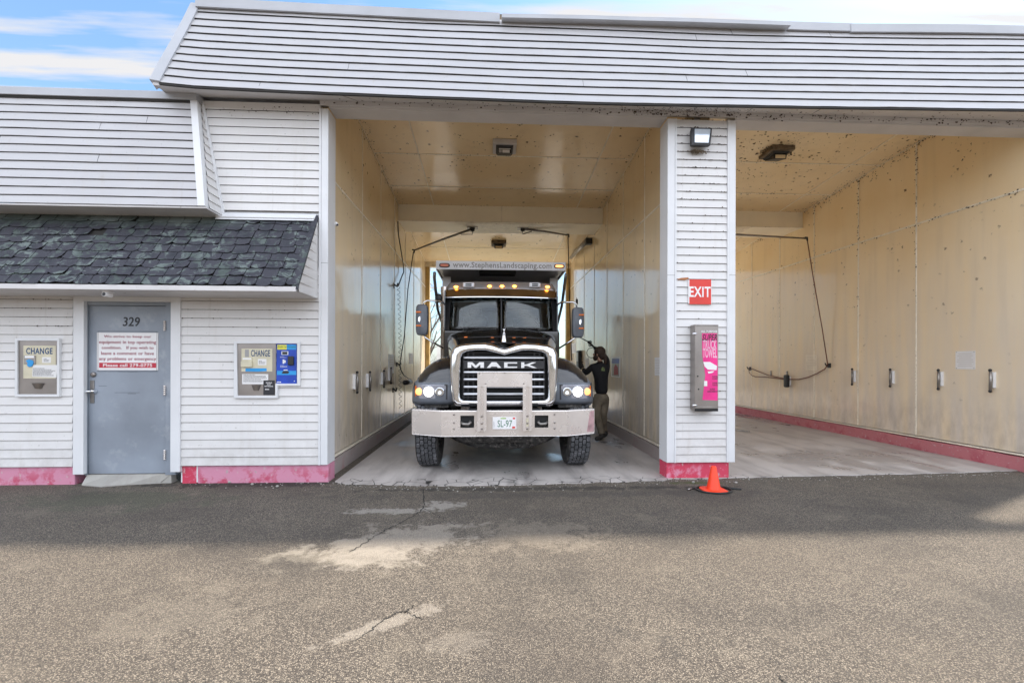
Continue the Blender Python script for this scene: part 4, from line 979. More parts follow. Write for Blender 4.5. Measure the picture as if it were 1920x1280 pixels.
# floodlight on the pillar
q = wY(1313, 257, -.12); t = thing('floodlight', (q.x, 0, q.z-.12), 'square dark framed floodlight mounted high on the siding pillar under the eave', 'light fixture')
def crf(cx, cy): return 1270+cx*80/1280, 220+cy*80/1280
a = wY(*crf(400, 860), -.13); b = wY(*crf(1035, 335), -.09)
x0, x1, z0, z1 = a.x, b.x, a.z, b.z
g = MB(); g.hexa([(x0+.0, -.15, z0), (x1-.045, -.15, z0), (x1-.03, -.06, z0+.02), (x0+.02, -.06, z0+.02), (x0+.015, -.11, z1), (x1, -.11, z1), (x1, -.03, z1-.02), (x0+.03, -.03, z1-.02)]); fl = g.build('housing', 'black_plastic', t, bevel=.012)
g = MB(); g.hexa([(x0+.04, -.156, z0+.03), (x1-.072, -.156, z0+.03), (x1-.072, -.14, z0+.03), (x0+.04, -.14, z0+.03), (x0+.055, -.122, z1-.025), (x1-.03, -.122, z1-.025), (x1-.03, -.11, z1-.025), (x0+.055, -.11, z1-.025)]); g.build('glass', 'lens', t, bevel=.004)
g = MB(); g.tube([((x0+x1)/2, -.05, (z0+z1)/2), ((x0+x1)/2, -.012, (z0+z1)/2)], .03, 10); g.build('bracket', 'black_plastic', t)
rr = random.Random(3)
g = MB()
for k in range(150):
    x = rr.gauss((x0+x1)/2-.02, .055); z = z0-.012-abs(rr.gauss(0, .02)); g.ball((x, -.03-rr.random()*.04, z), rr.uniform(.003, .008), 1.4, 1, 1, 5, 3)
n_ = g.build('nest_debris', 'wood'); tag(n_, 'clump of insect nest debris hanging under the pillar floodlight', 'nest debris')
# cameras
q = wY(196.5, 551.5, -.53); t = thing('security_camera', (q.x, -.2, az0-.09), 'small white camera under the shingled awning, above the grey door', 'camera', 'security cameras')
g = MB(); g.lathe([(.026, .08), (.026, .0), (.022, -.012)], (q.x, -.53, q.z), 'y', 16); g.build('body', 'white', t, smooth=50)
g = MB(); g.lathe([(.019, -.0125), (.014, -.0135)], (q.x, -.53, q.z), 'y', 16); g.build('camera_lens', 'ink', t)
g = MB(); g.box(q.x-.03, q.x+.03, -.53, -.44, q.z+.02, az0-.0555); g.build('mount', 'white', t, bevel=.006)
q = wY(634, 423, .3); t = thing('security_camera', (cL1+.0, .22, q.z), 'small white camera on the inner edge of the left corner post of the truck bay', 'camera', 'security cameras')
g = MB(); g.tube([(q.x-.07, .27, q.z+.01), (q.x-.005, .24, q.z+.005), (q.x+.012, .23, q.z-.01)], [.02, .024, .022], 12); g.build('body', 'white', t)
g = MB(); g.ball((q.x+.018, .22, q.z-.014), .013); g.build('camera_lens', 'ink', t)
q = wY(1913, 318, .9); t = thing('spotlight', (7.33, .95, q.z-.05), 'dark spotlight on the right wall at the right edge of the photo', 'light fixture')
g = MB(); g.tube([(q.x+.22, 1.0, q.z+.16), (q.x+.05, .93, q.z+.04), (q.x-.02, .9, q.z-.02)], [.035, .05, .062], 12); g.build('lamp_head', 'black_plastic', t)
g = MB(); g.tube([(q.x+.22, 1.0, q.z+.16), (7.33, 1.05, q.z+.2)], .02, 8); g.build('arm', 'black_plastic', t)
g = MB(); a=Vector((q.x-.024,.897,q.z-.024)); g.ball(a, .05, .5, .5, .9); g.build('spotlight_lens', 'lens', t)
# ceiling heaters/lamps
def ceil_lamp(px, py, xroom, label, dirty=False):
    # find ceiling point by iterating depth
    lo, hi = .3, 8.8
    for _ in range(40):
        mdl = (lo+hi)/2; q = wY(px, py, mdl)
        if q.z > ceilz(mdl): hi = mdl
        else: lo = mdl
    q = wY(px, py, lo); y = q.y
    t = thing('ceiling_lamp', (q.x, y, ceilz(y)-.2), label, 'light fixture', 'lamps on the bay ceilings')
    w = .205
    g = MB(); g.box(q.x-w, q.x+w, y-w, y+w, ceilz(y)-.07, ceilz(y)+.01); g.build('mounting_box', 'soffit' if not dirty else 'wood', t, bevel=.01)
    g = MB(); g.hexa([(q.x-.13, y-.13, ceilz(y)-.1), (q.x+.13, y-.13, ceilz(y)-.1), (q.x+.13, y+.17, ceilz(y)-.1), (q.x-.13, y+.17, ceilz(y)-.1), (q.x-.15, y-.15, ceilz(y)-.07), (q.x+.15, y-.15, ceilz(y)-.07), (q.x+.15, y+.17, ceilz(y)-.07), (q.x-.15, y+.17, ceilz(y)-.07)]); g.build('rim', 'black_plastic', t, bevel=.004)
    g = MB(); g.hexa([(q.x-.11, y-.10, ceilz(y)-.19), (q.x+.11, y-.10, ceilz(y)-.19), (q.x+.12, y+.15, ceilz(y)-.12), (q.x-.12, y+.15, ceilz(y)-.12), (q.x-.12, y-.11, ceilz(y)-.10), (q.x+.12, y-.11, ceilz(y)-.10), (q.x+.12, y+.16, ceilz(y)-.10), (q.x-.12, y+.16, ceilz(y)-.10)]); g.build('lamp_head', 'hose' if not dirty else 'black_plastic', t, bevel=.006)
    g = MB(); yy = y-.105; z = ceilz(y)
    if not dirty:
        g.box(q.x-.10, q.x+.10, yy-.005, yy, z-.125, z-.11); g.box(q.x-.04, q.x+.085, yy-.006, yy-.001, z-.185, z-.135)
        for k in range(3): g.box(q.x-.10, q.x-.05, yy-.005, yy, z-.145-k*.018, z-.137-k*.018)
        g.build('label', 'white', t)
    else:
        g.box(q.x-.09, q.x+.09, yy-.004, yy, z-.18, z-.12); g.build('faceplate', 'cream', t)
    return t, q, y
ceil_lamp(946, 272, 0, 'boxy ceiling lamp with white label, in the truck bay in front of the cross beam')
ceil_lamp(935, 455, 0, 'small ceiling lamp in the truck bay, seen behind the cross beam above the truck', True)
t_, q_, y_ = ceil_lamp(1456, 283, 0, 'ceiling lamp caked in brown nest mud, in the empty right bay', True)
g = MB(); rr = random.Random(9)
for k in range(260):
    a = rr.uniform(0, 2*PI); r = abs(rr.gauss(.16, .07)); x, y = q_.x+r*math.cos(a), y_+r*math.sin(a)*.9
    g.ball((x, y, ceilz(y)-.012-rr.random()*.05*(r < .2)), rr.uniform(.006, .022), 1.3, 1, .7, 5, 3)
n_ = g.build('nest_debris', 'wood'); tag(n_, 'brown mud nest crust around the ceiling lamp of the right bay', 'nest debris')
# grime: insect and mildew specks gathered along seams and corners
def specks(name, gen, n, r0, r1, parent, seed):
    r = random.Random(seed); g = MB()
    for _ in range(n):
        p, nn, ax = gen(r); nn = Vector(nn); a = Vector(ax); b = nn.cross(a); q = r.uniform(r0, r1); st_ = r.uniform(.5, 1.7); k = 5; rot = r.uniform(0, PI)
        ring_ = [p+nn*.0015+(a*math.cos(2*PI*i/k+rot)*st_+b*math.sin(2*PI*i/k+rot))*q*r.uniform(.6, 1.1) for i in range(k)]
        g.add(ring_+[p+nn*(.002+q*.35)], [(i, (i+1) % k, k) for i in range(k)])
    o = g.build(name, 'speck', parent); o['kind'] = 'stuff'; return o
MT['speck'] = mat('brown_mildew_speck', (.075, .05, .035), .9, var=(30, .5))
def side(X, s, k):
    def f(r):
        y = .3+(r.random()**1.5)*6.5; return (Vector((X+s*.002, y, ceilz(y)-abs(r.gauss(0, .07)))), (s, 0, 0), (0, 1, 0))
    return f
def clg(X, s):
    def f(r):
        y = .3+(r.random()**1.4)*6; return (Vector((X+s*abs(r.gauss(0, .10)), y, ceilz(y)-.003)), (0, 0, -1), (0, 1, 0))
    return f
for X, s_, n in ((XL, 1, 330), (XR, -1, 160), (XQ, -1, 480)):
    specks('mildew_specks', side(X, s_, 0), n, .004, .014, B, int(X*10)+20); specks('mildew_specks', clg(X, s_), n//2, .004, .014, B, int(X*10)+21)
def seamv(X, s):
    def f(r):
        y = 1.8+1.22*r.choice([0, 0, 0, 1, 1, 2, 3]); z = 2.6+2.5*(1-r.random()**1.6); return (Vector((X+s*.008, y+r.gauss(0, .018), min(z, ceilz(y)))), (s, 0, 0), (0, 1, 0))
    return f
def seamh(X, s):
    def f(r):
        y = .3+r.random()**1.6*6; return (Vector((X+s*.009, y, 3.87+r.gauss(-.012, .022))), (s, 0, 0), (0, 1, 0))
    return f
specks('mildew_specks', seamv(XQ, -1), 150, .004, .016, B, 31); specks('mildew_specks', seamh(XQ, -1), 75, .004, .015, B, 32); specks('mildew_specks', seamh(XL, 1), 40, .004, .012, B, 33)
def cfield(x0, x1, cx, cy, sx_, sy_):
    def f(r):
        if r.random() < .35: x, y = r.uniform(x0, x1), r.uniform(.4, 4.5)
        else: x, y = min(max(r.gauss(cx, sx_), x0), x1), max(.35, r.gauss(cy, sy_))
        y = min(y, 4.55); return (Vector((x, y, ceilz(y)-.003)), (0, 0, -1), (1, 0, 0))
    return f
specks('mildew_specks', cfield(XL+.1, XR-.1, .25, 1.4, .5, .5), 170, .005, .018, B, 34)
specks('mildew_specks', cfield(XP+.1, XQ-.1, q_.x, y_-.1, .9, .9), 620, .005, .020, B, 35)
def cseam(x0, x1):
    def f(r): y = r.choice([1.3, 2.52, 3.74, 4.6]); return (Vector((r.uniform(x0, x1), y+r.gauss(0, .012), ceilz(y)-.007)), (0, 0, -1), (1, 0, 0))
    return f
specks('mildew_specks', cseam(XL, XR), 160, .004, .012, B, 36); specks('mildew_specks', cseam(XP, XQ), 160, .004, .014, B, 37)
def hdr(r):
    x = r.choice([r.uniform(cL0, XQ), r.gauss(2.4, .5), r.uniform(3.5, XQ)]); return (Vector((x, -.024, 4.63+r.gauss(0, .022))), (0, -1, 0), (1, 0, 0))
specks('mildew_specks', hdr, 380, .004, .014, B, 38)
def sofs(r):
    x = r.choice([r.gauss(2.5, .45), r.uniform(-1.9, 7)]); y = -.02-.28*r.random(); a = mpt(x, 0).z-.022; return (Vector((x, y, lerp(4.664, a, min(1, -y/.33))-.003)), (0, 0, -1), (1, 0, 0))
specks('mildew_specks', sofs, 260, .004, .011, B, 39)
def pil(r):
    z = 4.54-abs(r.gauss(0, .5))-(0 if r.random() < .7 else r.uniform(0, 2.4)); rw = (4.56-zb+.005)/43; z = zb-.005+round((z-zb)/rw)*rw-.003+r.gauss(0, .004)
    return (Vector((r.uniform(pS0+.01, pS1-.01), -.018, z)), (0, -1, 0), (1, 0, 0))
specks('mildew_specks', pil, 330, .003, .009, B, 40)
def wal(r):
    rw = (2.62-zb)/23; z = 2.2-abs(r.gauss(0, .35)); z = zb+round((z-zb)/rw)*rw-.003
    x = r.choice([r.uniform(-6.2, dX0), r.uniform(dX1, cL0)]); return (Vector((x, -.018, z)), (0, -1, 0), (1, 0, 0))
specks('mildew_specks', wal, 110, .003, .010, B, 41)
def umb(r): return (Vector((r.uniform(sX, cL0), -.02, 4.52+r.gauss(0, .03))), (0, -1, 0), (1, 0, 0))
specks('mildew_specks', umb, 50, .003, .009, B, 42)
# ---------------------------------------------------------------- booms, hoses
def boom(px0, py0, px1, py1, Y0, label, xdir):
    a = wY(px0, py0, Y0); a.z = BMZ-.16
    return a
def catenary(a, b, sag, n=16): return [a.lerp(b, k/n)+Vector((0, 0, -sag*4*(k/n)*(1-k/n))) for k in range(n+1)]
def make_boom(a, b, label):
    t = thing('hose_boom', (a.x, a.y, BMZ), label, 'hose boom', 'swinging hose booms on the ceiling beams')
    g = MB(); g.box(a.x-.13, a.x+.13, a.y-.10, a.y+.10, BMZ-.016, BMZ-.0085); g.build('ceiling_plate', 'steel_dull', t)
    g = MB(); g.tube([(a.x, a.y, BMZ-.012), (a.x, a.y, a.z-.06)], .03, 12); g.lathe([(.05, -.05), (.055, 0), (.05, .05)], a, 'z', 14); g.build('swivel', 'black_plastic', t)
    g = MB(); g.tube([a, a.lerp(b, .5)+Vector((0, 0, .012)), b], [.028, .024, .019], 8); g.build('arm', 'steel_dull', t)
    g = MB(); g.tube([(a.x, a.y, a.z-.05), (a.x, a.y, a.z-.13), a.lerp(b, .2)+Vector((0, 0, -.03))], .010, 6); g.build('feed_pipe', 'hose', t)
    g = MB(); g.tube([b+Vector((-.03, 0, .02)), b+Vector((.02, 0, .02)), b+Vector((.02, 0, -.05))], .018, 8); g.build('end_elbow', 'hose', t)
    return t
Yb = 5.05
a1 = wY(886, 429, Yb); b1 = wY(775, 470, 5.0)
make_boom(a1, b1, 'black hose boom over the truck swung to the left wall, its tip hanging low')
a2 = wY(980, 429, Yb); b2 = wY(1065, 441, 5.1)
make_boom(a2, b2, 'black hose boom over the truck swung to the right')
b3 = wX(1512, 447, 6.95); a3 = Vector((4.6, 5.05, a1.z))
make_boom(a3, b3, 'grey hose boom in the empty right bay, reaching toward the tan wall')
# hose of the right bay
XW = XQ-.05
h1 = wX(1552, 684, XW)
t = thing('pressure_hose', tuple(h1), 'brown pressure hose hanging from the boom and looped along the right bay wall', 'hose')
g = MB(); g.tube([b3+Vector((.02, 0, -.03)), b3.lerp(h1, .3)+Vector((.01, 0, -.03)), b3.lerp(h1, .7)+Vector((.02, 0, -.04)), h1], .011, 6)
P = [wX(x, y, XW) for x, y in [(1552, 684), (1546, 692), (1532, 700), (1515, 707), (1498, 711), (1480, 711), (1462, 708), (1440, 703), (1424, 697), (1412, 692), (1405, 691)]]
g.tube(P, .012, 6); g.build('hose_line', 'redhose', t)
g = MB(); P = [wX(x, y, XW) for x, y in [(1404, 692), (1405, 699), (1410, 704), (1416, 706)]]; g.tube(P, .009, 6); P = [wX(x, y, XW-.01) for x, y in [(1416, 706), (1440, 707), (1472, 711)]]; g.tube(P, .012, 6); g.build('wand', 'redhose', t)
for px, py, nm in ((1404, 691, 'hose_hook'), (1551, 685, 'hose_hook')):
    q = wX(px, py, XW); k = thing(nm, (XQ, q.y, q.z), 'black hose hook on the tan wall at the far end of the hose loop' if px < 1500 else 'black hose hook on the tan wall where the hose comes down from the boom', 'hook', 'hose hooks on the right bay wall')
    g = MB(); g.box(XQ-.012, XQ-.001, q.y-.05, q.y+.05, q.z-.05, q.z+.05); g.build('wall_plate', 'hose', k, bevel=.003)
    g = MB(); g.tube([(XQ-.01, q.y, q.z+.02), (XQ-.09, q.y-.02, q.z+.0), (XQ-.12, q.y-.03, q.z+.05)], .014, 7); g.build('peg', 'hose', k)
q = wX(1477, 713, XW); k = thing('foam_brush_holder', (XQ, q.y, q.z-.15), 'upright black brush holder on the tan wall beside the hose loop', 'brush holder')
g = MB(); g.box(XQ-.13, XQ-.03, q.y-.06, q.y+.06, q.z-.17, q.z+.14); g.build('holder', 'hose', k, bevel=.03)
g = MB(); g.box(XQ-.03, XQ-.001, q.y-.04, q.y+.04, q.z-.12, q.z+.10); g.build('bracket', 'white', k)
for i, (px, py) in enumerate(((1443, 700), (1473, 701))):
    q = wX(px, py, XW); k = thing('small_bracket', (XQ, q.y, q.z), ['thin wall bracket above the hose loop, left of the brush holder', 'thin wall bracket just above the black brush holder'][i], 'bracket', 'thin brackets on the right bay wall')
    g = MB(); g.box(XQ-.03, XQ-.001, q.y-.018, q.y+.018, q.z-.07, q.z+.07); g.build('bracket_strip', 'steel_dull', k, bevel=.004)
# mat clips
def clip(px, py, X, s, label, grp):
    q = wX(px, py, X); t = thing('mat_clip', (X, q.y, q.z), label, 'mat clip', grp)
    g = MB(); g.box(X, X+s*.045, q.y-.03, q.y+.03, q.z-.115, q.z+.115); g.build('backplate', 'paper', t, bevel=.003)
    g = MB(); g.tube([(X+s*.06, q.y-.0, q.z+.13), (X+s*.075, q.y-.02, q.z), (X+s*.06, q.y, q.z-.16)], [.016, .02, .018], 8); g.build('spring_jaw', 'steel_dull', t)
    g = MB(); g.ball((X+s*.062, q.y, q.z+.14), .022); g.build('knob', 'hose', t)
    g = MB(); g.ball((X+s*.062, q.y, q.z-.165), .022); g.build('knob', 'hose', t)
    return t
for px, py, lb in ((1603, 705, 'mat clip on the tan wall, farthest back of the four in the right bay'), (1675, 707, 'mat clip on the tan wall, second from the back in the right bay'), (1766, 710, 'mat clip on the tan wall, beside the vertical seam left of the near notice'), (1864, 712, 'mat clip on the tan wall right of the near white notice')):
    clip(px, py, XQ, -1, lb, 'mat clips on the right bay wall')
for px, py, lb in ((662, 715, 'mat clip nearest the street on the left wall of the truck bay'), (687, 713, 'second mat clip from the street on the left wall of the truck bay'), (714, 709, 'third mat clip from the street on the left wall of the truck bay'), (727.5, 703, 'mat clip farthest back on the left wall of the truck bay, under the pale notice')):
    clip(px, py, XL, 1, lb, 'mat clips on the left bay wall')
# notices on the walls
def notice(px0, py0, px1, py1, X, s, label, mm='paper', nl=9, frame=True, name='wall_notice', ink='faint'):
    a = wX(px0, py1, X); b = wX(px1, py0, X); y0, y1 = sorted((a.y, b.y)); z0, z1 = sorted((wX((px0+px1)/2, py1, X).z, wX((px0+px1)/2, py0, X).z))
    t = thing(name, (X, (y0+y1)/2, z0), label, 'notice', 'notices on the bay walls')
    g = MB(); g.box(X+s*.001, X+s*.006, y0, y1, z0, z1); g.build('board', mm, t, bevel=.001)
    if mm == 'cream_label' or mm == 'paper' and X > 7:
        g = MB(); [g.ball((X+s*.007, yy, zz), .007, .4, 1, 1, 6, 4) for yy in (y0+.015, y1-.015) for zz in (z0+.015, z1-.015)]; g.build('screw', 'steel_dull', t)
    g = MB(); r = random.Random(int(px0)); h = (z1-z0)/(nl+2)
    for i in range(nl):
        z = z1-(i+1.3)*h; k = r.uniform(.05, .2); g.box(X+s*.006, X+s*.007, y0+(y1-y0)*k, y1-(y1-y0)*k, z-h*.09, z+h*.09)
    if nl: g.build('print_lines', ink, t)
    return t
notice(1511, 665, 1532, 694, XQ, -1, 'small cream notice on the tan wall above the hose loop', mm='notice', nl=8)
notice(1792, 658, 1829, 692, XQ, -1, 'larger white notice with four screws on the tan wall near the street', mm='paper', nl=7)
notice(728, 664, 738, 700, XL, 1, 'pale grey notice on the left wall of the truck bay, near side', mm='silver', nl=6)
notice(767, 662, 774, 682, XL, 1, 'small pale notice on the left wall of the truck bay, farther back by the fender', mm='paper', nl=5)
notice(1228, 670, 1238, 704, XR, -1, 'pale notice on the right wall of the truck bay, half hidden by the pillar', mm='paper', nl=9)
notice(1072, 643, 1080, 662, XR, -1, 'small white sheet high on the right wall of the truck bay, left of the worker', mm='paper', nl=6)
notice(1098, 672, 1104, 690, XR, -1, 'small white sheet on the right bay wall, at the shoulder height of the worker', mm='paper', nl=4)
t = notice(1146.5, 669, 1163, 707, XR, -1, 'colour poster with red and blue picture, on the wall right of the worker', mm='white', nl=0, name='poster')
a = wX(1148, 704, XR); b = wX(1161.5, 672, XR); y0, y1 = sorted((a.y, b.y)); z0, z1 = a.z+.0, b.z+.0
g = MB(); g.box(XR-.0072, XR-.006, y0, y1, lerp(z0, z1, .72), z1); g.build('blue_area', 'blue', t)
g = MB(); g.box(XR-.0072, XR-.006, y0, y1, z0, lerp(z0, z1, .715)); g.build('brown_area', 'cabgrey', t)
g = MB(); g.prism([Vector((XR-.0085, lerp(y0, y1, u), lerp(z0, z1, v))) for u, v in [(.1, .1), (.15, .5), (.5, .68), (.7, .5), (.72, .05)]], (.0012, 0, 0)); g.build('red_shape', 'crimson', t)
# coin boxes on the right wall behind the worker's shoulder, black tube bracket above
q = wX(1089, 674, XR); t = thing('control_box', (XR, q.y, q.z-.25), 'tall dark control box on the wall between the truck fender and the worker', 'control box')
g = MB(); g.box(XR-.10, XR-.001, q.y-.16, q.y+.16, q.z-.28, q.z+.26); g.build('case', 'hose', t, bevel=.02)
g = MB(); g.box(XR-.105, XR-.10, q.y-.12, q.y+.12, q.z-.05, q.z+.2); g.build('face_plate', 'steel_dull', t)
a = wX(1101, 451, XR-.12); b = wX(1070, 483, XR-.1)
t = thing('tube_heater', (XR, (a.y+b.y)/2, a.z), 'dark sloping tube bracket high on the right wall above the truck', 'bracket')
g = MB(); g.tube([a, b], [.07, .05], 8); g.build('tube', 'steel_dull', t)
g = MB(); g.box(XR-.16, XR-.001, a.y-.07, a.y+.07, a.z-.10, a.z+.06); g.build('bracket', 'hose', t, bevel=.01)
# left wall hoses
XW = XL+.06
t = thing('coiled_cord', tuple(wX(747, 540, XW)), 'thin black coiled cord hanging down the left wall of the truck bay', 'cord')
P = [wX(x, y, XW) for x, y in [(746, 415), (747, 440), (752, 470), (756, 495), (757, 510), (752, 522), (747, 536)]]
g = MB(); g.tube(P, .013, 6)
a, b = wX(747, 538, XW), wX(752, 765, XW); n = 260
g.tube([a.lerp(b, k/n)+Vector((.03*math.cos(k*.62), .05*math.sin(k*.62)+.06*math.sin(k*.02), 0)) for k in range(n+1)], .005, 4, False)
g.build('cord_line', 'hose', t)
t = thing('pressure_hose', tuple(wX(751, 690, XW)), 'black pressure hose dropping from the left boom tip to the wall', 'hose')
h1 = wX(750, 682, XW)
g = MB(); g.tube([b1+Vector((.0, 0, -.03)), b1.lerp(h1, .35)+Vector((-.02, 0, 0)), b1.lerp(h1, .75)+Vector((.02, 0, -.03)), h1]+[wX(x, y, XW+.05) for x, y in [(751, 692), (757, 703), (765, 709), (771, 711)]], .012, 6); g.build('hose_line', 'hose', t)
g = MB(); a, b = wX(759, 717, XW+.15), wX(770, 716, XW+.15); g.tube([a, b], .055, 10); g.build('spray_gun', 'hose', t)
t = thing('pressure_hose', tuple(wY(1067, 600, 5.1)), 'thin black hose hanging straight down from the right boom tip beside the cab', 'hose')
g = MB(); g.tube([b2+Vector((0, 0, -.03)), b2.lerp(wY(1072, 676, 5.1), .5)+Vector((-.01, 0, 0)), wY(1072, 676, 5.1)], .012, 6); g.build('hose_line', 'hose', t)
for px, py, lb in ((743, 536, 'black hose hook high on the left wall where the coiled cord starts'), (748, 683, 'black hose hook on the left wall at headlamp height'), (741, 731, 'black hose hook low on the left wall left of the truck fender')):
    q = wX(px, py, XL+.05); k = thing('hose_hook', (XL, q.y, q.z), lb, 'hook', 'hose hooks on the left bay wall')
    g = MB(); g.box(XL+.001, XL+.012, q.y-.04, q.y+.04, q.z-.05, q.z+.05); g.build('wall_plate', 'hose', k)
    g = MB(); g.tube([(XL+.01, q.y, q.z+.03), (XL+.08, q.y-.05, q.z-.02), (XL+.10, q.y-.07, q.z+.05)], .018, 7); g.build('peg', 'hose', k)
# drain grate / plank lying on right bay floor
a = wZ(1378, 806); t = thing('wood_plank', (a.x, a.y, 0), 'flat grey plank lying on the right bay floor beside the pillar', 'plank')
g = MB(); p0, p1 = wZ(1360, 806), wZ(1407, 810); d = Vector((0, .22, 0)); g.hexa([p0+Vector((0, 0, .002)), p1+Vector((0, 0, .002)), p1+d+Vector((0, 0, .002)), p0+d+Vector((0, 0, .002)), p0+Vector((0, 0, .03)), p1+Vector((0, 0, .03)), p1+d+Vector((0, 0, .03)), p0+d+Vector((0, 0, .03))]); g.build('board', 'step', t, bevel=.004)
# cone with hose ring
q = wZ(1338, 919, -.012); k_ = .94
t = thing('traffic_cone', (q.x, q.y, -.012), 'small bright orange traffic cone standing in front of the pillar plinth', 'traffic cone')
g = MB(); g.lathe([(.080, .016), (.078, .026), (.074, .036), (.031, .272), (.028, .280), (.022, .280), (.019, .265)], (q.x, q.y, -.012), 'z', 32); g.build('cone_body', 'orange', t, smooth=50)
g = MB(); n = 28
def sq(r, z): return [Vector((q.x+r*(abs(math.cos(a))**.45)*(1 if math.cos(a) > 0 else -1), q.y+r*(abs(math.sin(a))**.45)*(1 if math.sin(a) > 0 else -1), -.012+z)) for a in [2*PI*k/n+.3*0 for k in range(n)]]
g.loft([sq(.134, .0), sq(.136, .010), sq(.130, .016), sq(.085, .020)]); o = g.build('base', 'orange', t, smooth=50)
t = thing('hose_ring', (q.x, q.y, -.012), 'loop of black cable lying on the asphalt around the orange cone', 'cable')
g = MB(); P = [Vector((q.x+.0+.21*math.cos(a)*(1+.05*math.sin(3*a)), q.y-.01+.17*math.sin(a), -.002)) for a in [2*PI*k/40 for k in range(33)]]
P = [Vector((q.x-.28, q.y+.02, -.002)), Vector((q.x-.2, q.y+.07, -.002)), Vector((q.x-.10, q.y+.13, -.002))]+[Vector((q.x+.20*math.cos(a), q.y+.15*math.sin(a), -.001)) for a in [PI*.75+1.75*PI*k/30 for k in range(31)]]
g.tube(P, .010, 6); g.tube([(q.x+.16, q.y+.1, -.001), (q.x+.24, q.y+.03, -.001), (q.x+.33, q.y-.0, -.001)], [.012, .014, .01], 6)
g.build('cable_line', 'hose', t)
g = MB(); g.tube([(q.x-.30, q.y+.01, .0), (q.x-.24, q.y+.045, .0)], .011, 8); g.build('end_fitting', 'steel', t)
# ================================================================== TRUCK
TX = .175
t = thing('dump_truck', (TX, .85, 0), 'black dump truck with chrome grille and lit headlamps standing in the left wash bay', 'truck')
T = t
def sx(s, a, b): return (TX+s*a, TX+s*b)
# bumper: bent plate with two square openings
def barc(x): return .10 if abs(x) < .80 else .10+.20*((abs(x)-.80)/.40)
bz0, bz1 = .535, .842
xs_ = [-1.20, -1.0, -.80, -.56, -.385, 0, .385, .56, .80, 1.0, 1.20]
g = MB()
def bplate(x0, x1, z0, z1):
    th = .012; y0, y1 = barc(x0), barc(x1)
    g.hexa([(TX+x0, y0, z0), (TX+x1, y1, z0), (TX+x1, y1+th, z0), (TX+x0, y0+th, z0), (TX+x0, y0, z1), (TX+x1, y1, z1), (TX+x1, y1+th, z1), (TX+x0, y0+th, z1)])
hz0, hz1 = .635, .79
for i in range(len(xs_)-1):
    a, b = xs_[i], xs_[i+1]
    if (a, b) in ((-.56, -.385), (.385, .56)): bplate(a, b, bz0, hz0); bplate(a, b, hz1, bz1)
    else: bplate(a, b, bz0, bz1)
    y0, y1 = barc(a), barc(b)
    for z, dz in ((bz1, .010), (bz0-.010, .010)):
        g.hexa([(TX+a, y0+.001, z), (TX+b, y1+.001, z), (TX+b, y1+.09, z), (TX+a, y0+.09, z), (TX+a, y0+.006, z+dz), (TX+b, y1+.006, z+dz), (TX+b, y1+.09, z+dz), (TX+a, y0+.09, z+dz)])
for s in (-1, 1): g.hexa([(TX+s*1.2, .30, bz0), (TX+s*1.21, .32, bz0), (TX+s*1.21, .40, bz0), (TX+s*1.2, .40, bz0), (TX+s*1.2, .30, bz1), (TX+s*1.21, .32, bz1), (TX+s*1.21, .40, bz1), (TX+s*1.2, .40, bz1)])
bp = g.build('bumper', 'alu', T, merge=False)
g = MB(); g.hexa([(TX+1.09, barc(1.09)-.0025, bz0+.02), (TX+1.195, barc(1.195)-.0025, bz0+.02), (TX+1.195, barc(1.195)-.0005, bz0+.02), (TX+1.09, barc(1.09)-.0005, bz0+.02), (TX+1.135, barc(1.135)-.0025, bz1-.02), (TX+1.195, barc(1.195)-.0025, bz1-.01), (TX+1.195, barc(1.195)-.0005, bz1-.01), (TX+1.135, barc(1.135)-.0005, bz1-.02)])
g.build('pink_scrape', mat('pink_scraped_metal', (.62, .40, .42), .4, .6, var=(9, .25)), bp)
for s in (-1, 1):
    g = MB(); g.box(*sx(s, .37, .575), .13, .35, .60, .82); g.build('tow_pocket', 'dark', bp)
    g = MB(); g.tube([(TX+s*.55, .12, .70), (TX+s*.52, .09, .685), (TX+s*.46, .085, .68), (TX+s*.43, .10, .70), (TX+s*.44, .12, .72)], [.018, .018, .02, .018, .014], 8); g.build('tow_hook', 'steel_dull', T)
    for x in ((.64,) ):
        for z in (.805, .70, .625):
            g = MB(); g.lathe([(.013, .0), (.012, -.006), (.006, -.010)], (TX+s*x, barc(x), z), 'y', 10); g.build('bumper_bolt', 'steel', bp)
# guard: plate and two legs
gx, gz0, gz1 = .345, 1.155, 1.345
g = MB(); g.box(TX-gx, TX+gx, .03, .045, gz0, gz1); g.box(TX-gx, TX+gx, .025, .032, gz1-.012, gz1+.002); gp = g.build('grille_guard', 'alu', T, bevel=.003)
for s in (-1, 1):
    g = MB(); a, b = sx(s, .345, .228); a, b = min(a, b), max(a, b)
    g.prism([(a, .048, .60), (a, .024, .60), (a+.038, .024, .60), (a+.038, .041, .60), (b-.038, .041, .60), (b-.038, .024, .60), (b, .024, .60), (b, .048, .60)], (0, 0, gz0+.02-.60)); g.build('guard_leg', 'alu', gp, bevel=.002)
    g = MB()
    for z in (.79, .70, .63): g.lathe([(.014, 0), (.013, -.007), (.007, -.011)], ((a+b)/2, .041, z), 'y', 10)
    g.build('leg_bolts', 'steel', gp)
    g = MB(); g.box((a+b)/2-.014, (a+b)/2+.014, .036, .0415, .66, .76); g.build('yellow_tape', 'cream_label', gp) if s > 0 else None
for (x, z) in ((-.32, 1.325), (.32, 1.325), (-.24, 1.20), (.24, 1.20), (0, 1.332)):
    g = MB(); g.lathe([(.010, 0), (.009, -.005)], (TX+x, .03, z), 'y', 8); g.build('guard_bolt', 'steel', gp)
